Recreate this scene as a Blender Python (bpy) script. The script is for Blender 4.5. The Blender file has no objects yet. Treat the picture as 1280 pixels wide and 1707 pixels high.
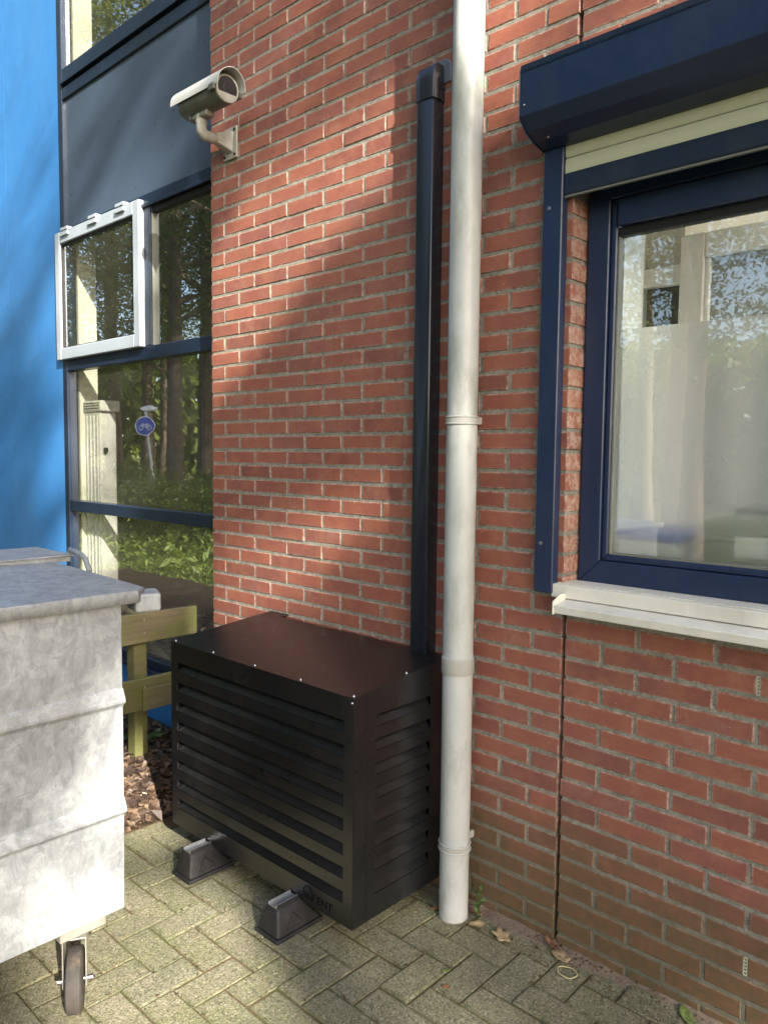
import bpy, bmesh, math, random
from mathutils import Vector, Matrix, noise
R = math.radians
random.seed(7)
SC = bpy.context.scene
COL = SC.collection

# ------------------------------------------------------------------ camera
CAM = Vector((3.0597, -2.0976, 1.5488))
cr = Vector((0.7308, 0.6825, 0.0105)); cu = Vector((-0.0577, 0.0464, 0.9973)); cd = Vector((-0.6801, 0.7294, -0.0732))
cam_d = bpy.data.cameras.new('camera'); cam = bpy.data.objects.new('camera', cam_d); COL.objects.link(cam)
cam.matrix_world = Matrix(((cr.x, cu.x, -cd.x, CAM.x), (cr.y, cu.y, -cd.y, CAM.y), (cr.z, cu.z, -cd.z, CAM.z), (0, 0, 0, 1)))
cam_d.sensor_fit = 'VERTICAL'; cam_d.sensor_height = 36.0; cam_d.lens = 1282 / 1707 * 36.0
cam_d.clip_start = .02; cam_d.clip_end = 500
SC.camera = cam
# ------------------------------------------------------------------ sky, sun, exposure
SUN_EL = R(29); SUN_AZ = math.atan2(2.65, -1.0)          # towards +x, a little in front of the wall
SUN = Vector((math.cos(SUN_EL) * math.sin(SUN_AZ), math.cos(SUN_EL) * math.cos(SUN_AZ), math.sin(SUN_EL)))
W = bpy.data.worlds.new('World'); SC.world = W; W.use_nodes = True
nt = W.node_tree; bg = nt.nodes['Background']
sky = nt.nodes.new('ShaderNodeTexSky'); sky.sky_type = 'NISHITA'; sky.sun_disc = False
sky.sun_elevation = SUN_EL; sky.sun_rotation = SUN_AZ; sky.air_density = 1.0; sky.dust_density = 2.0; sky.ozone_density = 1.0
nt.links.new(sky.outputs[0], bg.inputs[0]); bg.inputs[1].default_value = .125
sl = bpy.data.lights.new('sun', 'SUN'); sl.energy = 5.0; sl.angle = R(.53); sl.color = (1, .93, .82)
so = bpy.data.objects.new('sun', sl); COL.objects.link(so); so.rotation_euler = SUN.to_track_quat('Z', 'Y').to_euler()
so.location = SUN * 30
vs = SC.view_settings; vs.view_transform = 'Standard'; vs.look = 'None'; vs.exposure = 1.75; vs.gamma = 1; vs.use_curve_mapping = False
SC.render.engine = 'CYCLES'
SC.cycles.max_bounces = 10; SC.cycles.transparent_max_bounces = 24; SC.cycles.transmission_bounces = 8
SC.cycles.sample_clamp_indirect = 8

# ------------------------------------------------------------------ materials
def mat(name):
    m = bpy.data.materials.new(name); m.use_nodes = True
    nt = m.node_tree; b = nt.nodes['Principled BSDF']
    return m, nt, b
def N(nt, t, **k):
    n = nt.nodes.new('ShaderNode' + t)
    for a, v in k.items():
        if a.startswith('i_'):
            n.inputs[a[2:].replace('_', ' ')].default_value = v
        else: setattr(n, a, v)
    return n
def ramp(nt, src, stops, inter='LINEAR'):
    r = nt.nodes.new('ShaderNodeValToRGB'); r.color_ramp.interpolation = inter
    while len(r.color_ramp.elements) < len(stops): r.color_ramp.elements.new(.5)
    for e, (p, c) in zip(r.color_ramp.elements, stops):
        e.position = p; e.color = (c, c, c, 1) if not isinstance(c, tuple) else (*c, 1)
    nt.links.new(src, r.inputs[0]); return r.outputs[0]
def mixc(nt, fac, a, b, mode='MIX'):
    m = nt.nodes.new('ShaderNodeMix'); m.data_type = 'RGBA'; m.blend_type = mode
    for sock, v in ((m.inputs[0], fac), (m.inputs[6], a), (m.inputs[7], b)):
        if hasattr(v, 'is_output'): nt.links.new(v, sock)
        elif isinstance(v, tuple): sock.default_value = (*v, 1)
        else: sock.default_value = v
    return m.outputs[2]
def math_(nt, op, a, b=None, clamp=False):
    m = nt.nodes.new('ShaderNodeMath'); m.operation = op; m.use_clamp = clamp
    for s, v in ((m.inputs[0], a), (m.inputs[1], b)):
        if v is None: continue
        if hasattr(v, 'is_output'): nt.links.new(v, s)
        else: s.default_value = v
    return m.outputs[0]
def noise_(nt, scale, detail=4, rough=.6, vec=None, dist=0):
    n = N(nt, 'TexNoise'); n.inputs['Scale'].default_value = scale; n.inputs['Detail'].default_value = detail
    n.inputs['Roughness'].default_value = rough; n.inputs['Distortion'].default_value = dist
    if vec is not None: nt.links.new(vec, n.inputs['Vector'])
    return n.outputs['Fac']
def pos_(nt): return nt.nodes.new('ShaderNodeNewGeometry').outputs['Position']
def bump_(nt, b, h, strength=.3, dist=.002, prev=None):
    n = nt.nodes.new('ShaderNodeBump'); n.inputs['Strength'].default_value = strength; n.inputs['Distance'].default_value = dist
    nt.links.new(h, n.inputs['Height'])
    if prev is not None: nt.links.new(prev, n.inputs['Normal'])
    nt.links.new(n.outputs[0], b.inputs['Normal']); return n.outputs[0]
def mapv(nt, src, scale=(1, 1, 1), loc=(0, 0, 0)):
    m = nt.nodes.new('ShaderNodeMapping'); m.inputs['Scale'].default_value = scale; m.inputs['Location'].default_value = loc
    nt.links.new(src, m.inputs['Vector']); return m.outputs[0]
def rnd_(nt):
    oi = nt.nodes.new('ShaderNodeObjectInfo'); at = nt.nodes.new('ShaderNodeAttribute'); at.attribute_name = 'rnd'
    return math_(nt, 'FRACT', math_(nt, 'ADD', oi.outputs['Random'], at.outputs['Fac']))

def paint(name, col, rough=.4, var=.12, metallic=0, bump=.08, bscale=300, dirt_sheen=None, dirt_sheen_amt=.0, spec=.5, dscale=6, rvar=.07, ior=1.5):
    """painted or coated surface: colour with faint cloudiness, optional dirt with a shape of its own, fine orange peel"""
    m, nt, b = mat(name); p = pos_(nt)
    f = noise_(nt, 9, 5, .65, p)
    c = mixc(nt, ramp(nt, f, [(.3, 0.), (.7, 1.)]), tuple(x * (1 - var) for x in col), tuple(min(1, x * (1 + var)) for x in col))
    if dirt_sheen:
        d = noise_(nt, dscale, 7, .72, mapv(nt, p, (1, 1, .35)))
        c = mixc(nt, math_(nt, 'MULTIPLY', ramp(nt, d, [(.48, 0.), (.72, 1.)]), dirt_sheen_amt), c, dirt_sheen)
    nt.links.new(c, b.inputs['Base Color'])
    b.inputs['IOR'].default_value = ior; b.inputs['Metallic'].default_value = metallic; b.inputs['Specular IOR Level'].default_value = spec
    r = ramp(nt, noise_(nt, 25, 4, .6, p), [(.3, max(0, rough - rvar)), (.7, min(1, rough + rvar))])
    nt.links.new(r, b.inputs['Roughness'])
    if bump: bump_(nt, b, noise_(nt, bscale, 3, .5, p), bump, .001)
    return m

def m_brick():
    m, nt, b = mat('brick'); p = pos_(nt); r = rnd_(nt)
    at = nt.nodes.new('ShaderNodeUVMap'); at.uv_map = 'uv'
    sep = nt.nodes.new('ShaderNodeSeparateXYZ'); nt.links.new(at.outputs[0], sep.inputs[0])
    c = ramp(nt, r, [(0, (.185, .068, .052)), (.18, (.245, .083, .056)), (.45, (.295, .098, .061)), (.65, (.27, .089, .061)), (.82, (.21, .077, .063)), (.93, (.325, .114, .068)), (1, (.165, .062, .053))])
    streak = noise_(nt, 30, 5, .7, mapv(nt, p, (.6, .6, 2.2)))
    c = mixc(nt, ramp(nt, streak, [(.3, .0), (.75, .5)]), c, (.19, .058, .045))
    c = mixc(nt, ramp(nt, noise_(nt, 11, 4, .6, p), [(.42, 0.), (.72, .5)]), c, (.37, .15, .075))
    # pale bloom of lime near the arrises and in patches
    eu = math_(nt, 'ABSOLUTE', sep.outputs['X']); ev = math_(nt, 'ABSOLUTE', sep.outputs['Y'])
    e1 = ramp(nt, eu, [(.94, 0.), (.985, 1.)]); e2 = ramp(nt, ev, [(.78, 0.), (.96, 1.)])
    edge = math_(nt, 'MAXIMUM', e1, e2)
    edge = math_(nt, 'MULTIPLY', edge, ramp(nt, noise_(nt, 48, 6, .75, p), [(.42, 0.), (.60, .8)]))
    c = mixc(nt, edge, c, (.46, .36, .29))
    bloom = math_(nt, 'MULTIPLY', ramp(nt, noise_(nt, 7, 6, .75, p), [(.52, 0.), (.76, .6)]), ramp(nt, r, [(.3, .2), (1, .95)]))
    c = mixc(nt, bloom, c, (.37, .23, .19))
    c = mixc(nt, ramp(nt, noise_(nt, 1.1, 4, .6, p), [(.4, 0.), (.7, .35)]), c, (.20, .095, .08))
    spk = ramp(nt, noise_(nt, 95, 3, .6, p), [(.69, 0.), (.75, .7)])
    c = mixc(nt, spk, c, (.55, .43, .36))
    # algae creeping up from the paving
    pz = nt.nodes.new('ShaderNodeSeparateXYZ'); nt.links.new(p, pz.inputs[0])
    zz = math_(nt, 'ADD', pz.outputs['Z'], math_(nt, 'MULTIPLY', noise_(nt, 2.2, 4, .6, p), -.55))
    alg = ramp(nt, zz, [(-.28, 1.), (.0, .80), (.14, 0.)])
    zz01 = math_(nt, 'ADD', zz, .3); alg = ramp(nt, zz01, [(.0, .96), (.30, .82), (.48, 0.)])
    alg = math_(nt, 'MULTIPLY', alg, ramp(nt, noise_(nt, 35, 5, .7, p), [(.25, .55), (.6, 1.)]))
    c = mixc(nt, alg, c, (.088, .072, .034))
    nt.links.new(c, b.inputs['Base Color']); b.inputs['Roughness'].default_value = .62
    b.inputs['Specular IOR Level'].default_value = .35
    h = math_(nt, 'ADD', noise_(nt, 240, 4, .7, p), math_(nt, 'MULTIPLY', noise_(nt, 45, 4, .6, p), 1.4))
    bump_(nt, b, h, .5, .0022)
    return m
def m_mortar():
    m, nt, b = mat('mortar'); p = pos_(nt)
    c = mixc(nt, ramp(nt, noise_(nt, 24, 7, .78, p), [(.3, 0.), (.7, 1.)]), (.145, .138, .114), (.365, .345, .285))
    c = mixc(nt, ramp(nt, noise_(nt, 150, 4, .7, p), [(.52, 0.), (.66, .75)]), c, (.11, .105, .09))
    pz = nt.nodes.new('ShaderNodeSeparateXYZ'); nt.links.new(p, pz.inputs[0])
    zz = math_(nt, 'ADD', pz.outputs['Z'], math_(nt, 'MULTIPLY', noise_(nt, 2.2, 4, .6, p), -.55))
    c = mixc(nt, ramp(nt, math_(nt, 'ADD', zz, .3), [(.0, .9), (.25, .6), (.4, 0.)]), c, (.10, .10, .062))
    nt.links.new(c, b.inputs['Base Color']); b.inputs['Roughness'].default_value = .95
    bump_(nt, b, math_(nt, 'ADD', noise_(nt, 300, 5, .75, p), noise_(nt, 70, 4, .6, p)), .9, .004)
    return m
def m_paver():
    m, nt, b = mat('paver_concrete'); p = pos_(nt); r = rnd_(nt)
    c = ramp(nt, r, [(0, (.185, .172, .100)), (.4, (.22, .20, .125)), (.7, (.235, .208, .140)), (1, (.17, .168, .110))])
    c = mixc(nt, ramp(nt, noise_(nt, 4, 5, .65, p), [(.35, 0.), (.62, .85)]), c, (.145, .152, .060))
    c = mixc(nt, ramp(nt, noise_(nt, 7, 4, .6, mapv(nt, p, (1, 1, 1), (5, 2, 0))), [(.5, 0.), (.72, .6)]), c, (.235, .19, .14))
    v = N(nt, 'TexVoronoi'); v.inputs['Scale'].default_value = 210; nt.links.new(p, v.inputs['Vector'])
    cell = nt.nodes.new('ShaderNodeSeparateColor'); nt.links.new(v.outputs['Color'], cell.inputs[0])
    c = mixc(nt, ramp(nt, cell.outputs[0], [(.80, 0.), (.9, .6)], 'LINEAR'), c, (.40, .375, .28))
    c = mixc(nt, ramp(nt, noise_(nt, 90, 5, .8, p), [(.42, 0.), (.62, .55)]), c, (.29, .265, .19))
    c = mixc(nt, ramp(nt, noise_(nt, 2.1, 6, .75, mapv(nt, p, (1, 1, 1), (3, 7, 0))), [(.48, 0.), (.66, .6)]), c, (.12, .115, .085))
    c = mixc(nt, ramp(nt, cell.outputs[1], [(.70, 0.), (.78, .7)], 'LINEAR'), c, (.075, .08, .05))
    at = nt.nodes.new('ShaderNodeUVMap'); at.uv_map = 'uv'
    sep = nt.nodes.new('ShaderNodeSeparateXYZ'); nt.links.new(at.outputs[0], sep.inputs[0])
    e = math_(nt, 'MAXIMUM', ramp(nt, math_(nt, 'ABSOLUTE', sep.outputs['X']), [(.90, 0.), (1., 1.)]), ramp(nt, math_(nt, 'ABSOLUTE', sep.outputs['Y']), [(.80, 0.), (1., 1.)]))
    c = mixc(nt, math_(nt, 'MULTIPLY', e, ramp(nt, noise_(nt, 18, 4, .7, p), [(.35, .0), (.6, .8)])), c, (.075, .085, .035))
    nt.links.new(c, b.inputs['Base Color']); b.inputs['Roughness'].default_value = .9; b.inputs['Specular IOR Level'].default_value = .25
    h = math_(nt, 'ADD', math_(nt, 'MULTIPLY', noise_(nt, 190, 4, .7, p), 1.2), math_(nt, 'MULTIPLY', noise_(nt, 45, 3, .6, p), .8))
    bump_(nt, b, h, .85, .004)
    return m
def m_soil(name, a, bb, scale=20, moss=None):
    m, nt, b = mat(name); p = pos_(nt)
    c = mixc(nt, noise_(nt, scale, 7, .75, p), a, bb)
    c = mixc(nt, ramp(nt, noise_(nt, 150, 3, .6, p), [(.62, 0.), (.7, .6)]), c, tuple(min(1, x * 2.2) for x in bb))
    if moss: c = mixc(nt, ramp(nt, noise_(nt, 3.5, 5, .7, p), [(.5, 0.), (.6, .8)]), c, moss)
    nt.links.new(c, b.inputs['Base Color']); b.inputs['Roughness'].default_value = .97; b.inputs['Specular IOR Level'].default_value = .1
    bump_(nt, b, math_(nt, 'ADD', noise_(nt, 160, 5, .7, p), noise_(nt, 30, 4, .7, p)), 1, .008)
    return m
def m_galv():
    m, nt, b = mat('galvanised_steel'); p = pos_(nt)
    v = N(nt, 'TexVoronoi'); v.inputs['Scale'].default_value = 34; v.distance = 'MANHATTAN'
    warp = nt.nodes.new('ShaderNodeVectorMath'); warp.operation = 'ADD'
    nz = N(nt, 'TexNoise'); nz.inputs['Scale'].default_value = 9; nz.inputs['Detail'].default_value = 5; nt.links.new(p, nz.inputs['Vector'])
    sc = nt.nodes.new('ShaderNodeVectorMath'); sc.operation = 'SCALE'; sc.inputs['Scale'].default_value = .22; nt.links.new(nz.outputs['Color'], sc.inputs[0])
    nt.links.new(p, warp.inputs[0]); nt.links.new(sc.outputs[0], warp.inputs[1]); nt.links.new(warp.outputs[0], v.inputs['Vector'])
    cell = nt.nodes.new('ShaderNodeSeparateColor'); nt.links.new(v.outputs['Color'], cell.inputs[0])
    c = mixc(nt, ramp(nt, noise_(nt, 19, 8, .78, mapv(nt, p, (1, 1, .6)), .8), [(.34, 0.), (.66, 1.)]), (.205, .22, .235), (.40, .415, .42))
    c = mixc(nt, ramp(nt, cell.outputs[0], [(.5, 0.), (.85, .26)]), c, (.53, .55, .56))
    c = mixc(nt, ramp(nt, noise_(nt, 42, 8, .8, mapv(nt, p, (1, 1, .3)), .6), [(.5, 0.), (.7, .5)]), c, (.20, .215, .22))
    c = mixc(nt, ramp(nt, noise_(nt, 3, 5, .7, p), [(.5, 0.), (.75, .35)]), c, (.27, .26, .235))
    scr = noise_(nt, 60, 2, .5, mapv(nt, p, (1, .25, 1.6)))
    c = mixc(nt, ramp(nt, scr, [(.68, 0.), (.74, .5)]), c, (.22, .23, .23))
    nt.links.new(c, b.inputs['Base Color']); b.inputs['Metallic'].default_value = .2
    nt.links.new(ramp(nt, noise_(nt, 22, 5, .7, p), [(.3, .45), (.7, .65)]), b.inputs['Roughness'])
    bump_(nt, b, math_(nt, 'ADD', noise_(nt, 5, 3, .5, p), math_(nt, 'MULTIPLY', noise_(nt, 70, 4, .7, p), .10)), .5, .008)
    return m
def m_wood():
    m, nt, b = mat('weathered_wood'); p = pos_(nt)
    q = mapv(nt, p, (30, 2.2, 60))
    c = mixc(nt, noise_(nt, 1.0, 6, .7, q, .5), (.085, .068, .038), (.28, .235, .13))
    c = mixc(nt, ramp(nt, noise_(nt, 6, 5, .7, p), [(.44, 0.), (.62, .75)]), c, (.15, .165, .04))
    c = mixc(nt, ramp(nt, noise_(nt, 14, 4, .7, p), [(.6, 0.), (.75, .6)]), c, (.10, .085, .05))
    nt.links.new(c, b.inputs['Base Color']); b.inputs['Roughness'].default_value = .85
    bump_(nt, b, noise_(nt, 1.0, 5, .7, q), .5, .003)
    return m
def m_leaf(name, stops, trans=.35):
    m, nt, b = mat(name); p = pos_(nt)
    n = noise_(nt, 1.3, 3, .6, p); w = N(nt, 'TexWhiteNoise')
    at = nt.nodes.new('ShaderNodeAttribute'); at.attribute_name = 'rnd'
    c = ramp(nt, math_(nt, 'ADD', math_(nt, 'MULTIPLY', at.outputs['Fac'], .75), math_(nt, 'MULTIPLY', n, .3)), stops)
    nt.links.new(c, b.inputs['Base Color']); b.inputs['Roughness'].default_value = .5; b.inputs['Specular IOR Level'].default_value = .35
    if trans:
        tr = nt.nodes.new('ShaderNodeBsdfTranslucent'); mx = nt.nodes.new('ShaderNodeMixShader'); mx.inputs[0].default_value = trans
        nt.links.new(mixc(nt, .5, c, (.30, .36, .03)), tr.inputs[0])
        nt.links.new(b.outputs[0], mx.inputs[1]); nt.links.new(tr.outputs[0], mx.inputs[2])
        nt.links.new(mx.outputs[0], nt.nodes['Material Output'].inputs[0])
    return m
def m_glass(name, ior=1.9, tint=(.93, .96, .93), wob=.0, wscale=3., dust_haze=0.):
    m, nt, b = mat(name); nt.nodes.remove(b)
    tr = nt.nodes.new('ShaderNodeBsdfTransparent'); tr.inputs[0].default_value = (*tint, 1)
    gl = nt.nodes.new('ShaderNodeBsdfGlossy'); gl.inputs['Roughness'].default_value = .012; gl.inputs[0].default_value = (1, 1, 1, 1)
    fr = nt.nodes.new('ShaderNodeFresnel')
    bf = nt.nodes.new('ShaderNodeNewGeometry').outputs['Backfacing']        # a thin pane reflects alike from either side
    nt.links.new(math_(nt, 'ADD', math_(nt, 'MULTIPLY', bf, 1 / ior - ior), ior), fr.inputs[0])
    if wob:
        bp = nt.nodes.new('ShaderNodeBump'); bp.inputs['Strength'].default_value = 1; bp.inputs['Distance'].default_value = wob
        nt.links.new(noise_(nt, wscale, 2, .5, mapv(nt, pos_(nt), (1, 1, 2.6))), bp.inputs['Height']); nt.links.new(bp.outputs[0], gl.inputs['Normal'])
    mx = nt.nodes.new('ShaderNodeMixShader')
    nt.links.new(fr.outputs[0], mx.inputs[0]); nt.links.new(tr.outputs[0], mx.inputs[1]); nt.links.new(gl.outputs[0], mx.inputs[2])
    out = mx.outputs[0]
    if dust_haze:
        df = nt.nodes.new('ShaderNodeBsdfDiffuse'); df.inputs[0].default_value = (.62, .62, .50, 1); m2 = nt.nodes.new('ShaderNodeMixShader')  # thin diffuse layer, dust coloured, that paints a pale haze over the pane
        nt.links.new(ramp(nt, noise_(nt, 6, 6, .7, pos_(nt)), [(.3, dust_haze * .7), (.7, dust_haze * 1.3)]), m2.inputs[0])
        nt.links.new(out, m2.inputs[1]); nt.links.new(df.outputs[0], m2.inputs[2]); out = m2.outputs[0]
    nt.links.new(out, nt.nodes['Material Output'].inputs[0])
    return m
def m_frost():
    m, nt, b = mat('frosted_film')
    b.inputs['Base Color'].default_value = (.95, .95, .93, 1); b.inputs['Transmission Weight'].default_value = 1.0
    b.inputs['Roughness'].default_value = .38; b.inputs['IOR'].default_value = 1.4; b.inputs['Specular IOR Level'].default_value = .1
    df = nt.nodes.new('ShaderNodeBsdfTranslucent'); df.inputs[0].default_value = (.9, .89, .84, 1)
    mx = nt.nodes.new('ShaderNodeMixShader'); mx.inputs[0].default_value = .26
    d2 = nt.nodes.new('ShaderNodeBsdfDiffuse'); d2.inputs[0].default_value = (.80, .77, .69, 1); m2 = nt.nodes.new('ShaderNodeMixShader'); m2.inputs[0].default_value = .13
    nt.links.new(b.outputs[0], mx.inputs[1]); nt.links.new(df.outputs[0], mx.inputs[2]); nt.links.new(mx.outputs[0], m2.inputs[1]); nt.links.new(d2.outputs[0], m2.inputs[2]); nt.links.new(m2.outputs[0], nt.nodes['Material Output'].inputs[0])
    return m

M = dict(
    brick=m_brick(), mortar=m_mortar(), paver=m_paver(), galv=m_galv(), wood=m_wood(),
    joint=m_soil('joint_soil', (.075, .055, .034), (.18, .125, .075), 25, (.10, .11, .036)),
    sand=m_soil('sand_strip', (.16, .12, .09), (.30, .235, .18), 18),
    soil=m_soil('bed_soil', (.022, .016, .011), (.07, .05, .034), 12),
    ground=m_soil('forest_floor', (.035, .04, .016), (.10, .10, .04), 3, (.05, .085, .02)),
    black=paint('black_powder_coat', (.0055, .0058, .0068), .29, .1, 0, .0, 900, spec=.5, rvar=.02, dirt_sheen=(.03, .027, .024), dirt_sheen_amt=.25, dscale=11, ior=1.66),
    blackin=paint('black_inside', (.004, .004, .005), .95, .1, 0, .0, 300, spec=.1),
    duct=paint('black_duct_plastic', (.012, .0145, .021), .26, .1, 0, .0, 500, spec=.7, rvar=.01), flange=paint('grey_flange', (.13, .15, .19), .3, .05, 0, .0, 300),
    navy=paint('navy_paint', (.0095, .022, .062), .36, .1, 0, .06, 700, (.06, .07, .09), .25),
    navyd=paint('navy_frame_paint', (.0095, .019, .042), .34, .1, 0, .06, 700, (.05, .06, .07), .25),
    slate=paint('slate_panel', (.056, .080, .122), .34, .04, 0, .0, 300),
    blue=paint('blue_panel', (.038, .185, .47), .36, .05, 0, .03, 200, (.10, .27, .5), .3, .5, 1.6),  # paler blue blotches paint soft reflections into the cladding colour
    sash=paint('light_grey_paint', (.35, .40, .445), .4, .05, 0, .04, 500),
    sill=paint('cream_white_paint', (.66, .64, .57), .45, .05, 0, .06, 400, (.30, .28, .22), .35),
    slat=paint('cream_slat', (.47, .48, .35), .5, .05, 0, .04, 400),
    pvc=paint('grey_pvc', (.43, .445, .435), .36, .06, 0, .05, 300, (.22, .23, .18), .85, .5, 9),
    pvcr=paint('grey_pvc_collar', (.36, .36, .335), .5, .06, 0, .05, 300, (.22, .22, .18), .5),
    rubber=paint('black_rubber', (.013, .0125, .0135), .62, .25, 0, .5, 260, (.05, .048, .045), .5, .4, 14),
    tyre=paint('grey_tyre', (.045, .04, .036), .85, .3, 0, .6, 120, (.15, .11, .07), .7, .3, 20),
    alu=paint('aluminium', (.42, .43, .45), .38, .08, .8, .1, 200),
    steel=paint('zinc_steel', (.45, .42, .37), .45, .15, .6, .15, 150, (.16, .10, .05), .5, .5, 20),
    screw=paint('bright_screw', (.40, .41, .43), .35, .05, 1, .05, 300),
    housing=paint('weathered_grey_housing', (.24, .24, .21), .5, .1, .1, .2, 200, (.12, .12, .085), .7, .5, 14),
    hood=paint('pale_grey_hood', (.42, .43, .41), .42, .08, .1, .1, 200, (.28, .28, .22), .5, .5, 10),
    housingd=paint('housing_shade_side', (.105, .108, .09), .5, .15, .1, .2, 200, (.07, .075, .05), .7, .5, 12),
    bracket=paint('dirty_white_bracket', (.33, .33, .305), .55, .1, 0, .2, 200, (.19, .17, .11), .8, .5, 18),
    lensdark=paint('lens_dark', (.02, .02, .024), .15, .1, 0, 0, 100),
    cream=paint('interior_cream', (.82, .80, .68), .6, .04, 0, .03, 100),
    white=paint('interior_white', (.82, .81, .77), .55, .03, 0, .03, 100),
    ceil=paint('interior_ceiling', (.60, .57, .50), .8, .04, 0, .05, 60),
    igrey=paint('interior_grey', (.30, .31, .30), .7, .05, 0, .03, 60),
    idark=paint('interior_dark', (.045, .047, .05), .7, .1, 0, .03, 60),
    iroom=paint('interior_dim', (.24, .23, .18), .8, .1, 0, .03, 60),
    bluelid=paint('blue_plastic', (.05, .11, .42), .4, .05, 0, .03, 100),
    greenbox=paint('dark_green_plastic', (.028, .06, .040), .5, .1, 0, .03, 100),
    whitebox=paint('white_plastic', (.72, .74, .70), .4, .05, 0, .03, 100),
    gasket=paint('black_gasket', (.006, .006, .007), .6, .1, 0, .05, 100),
    lgask=paint('light_gasket', (.16, .165, .14), .6, .1, 0, .05, 100),
    glassL=m_glass('facade_glass', 5.6, (.92, .94, .90), .0003, 2.6, .035),
    glassR=m_glass('window_glass', 2.8, (.95, .97, .95), .0004, 2.5, .012),
    clear=m_glass('clear_glass', 1.5, (.95, .97, .95)),
    frost=m_frost(),
    bark=paint('bark', (.14, .105, .078), .95, .4, 0, 1.0, 40, (.15, .13, .10), .6, .2, 9),
    leafA=m_leaf('leaf_oak', [(0, (.045, .075, .014)), (.5, (.09, .14, .026)), (.85, (.15, .20, .04)), (1, (.21, .24, .07))]),
    leafB=m_leaf('leaf_beech', [(0, (.075, .115, .022)), (.5, (.145, .20, .036)), (1, (.24, .28, .075))], .4),
    leafC=m_leaf('leaf_conifer', [(0, (.012, .03, .010)), (.6, (.03, .055, .014)), (1, (.05, .08, .02))], .2),
    shrub=m_leaf('leaf_shrub', [(0, (.07, .11, .022)), (.5, (.145, .195, .036)), (1, (.24, .28, .075))], .4),
    weed=m_leaf('leaf_weed', [(0, (.06, .12, .03)), (1, (.14, .22, .07))], .3),
    litter=m_leaf('leaf_litter', [(0, (.025, .018, .015)), (.35, (.055, .037, .028)), (.65, (.11, .070, .048)), (.9, (.19, .13, .085)), (1, (.30, .235, .16))], .12),
    dryleaf=paint('dry_leaf', (.42, .31, .17), .8, .2, 0, .3, 120, (.16, .09, .05), .6, .3, 40),
    dryleafb=paint('brown_leaf', (.26, .13, .07), .8, .25, 0, .3, 120, (.10, .05, .03), .6, .3, 40),
    greenleaf=paint('green_leaf', (.16, .21, .06), .6, .2, 0, .3, 120, (.3, .28, .1), .5, .3, 40),
    band=paint('rubber_band', (.55, .47, .22), .5, .1, 0, .1, 100),
    lampgrey=paint('galvanised_lamp', (.45, .46, .46), .4, .08, .5, .05, 100),
    signblue=paint('sign_blue', (.015, .06, .42), .35, .05, 0, .02, 100),
    signwhite=paint('sign_white', (.80, .80, .80), .4, .03, 0, .02, 100),
)

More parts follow.
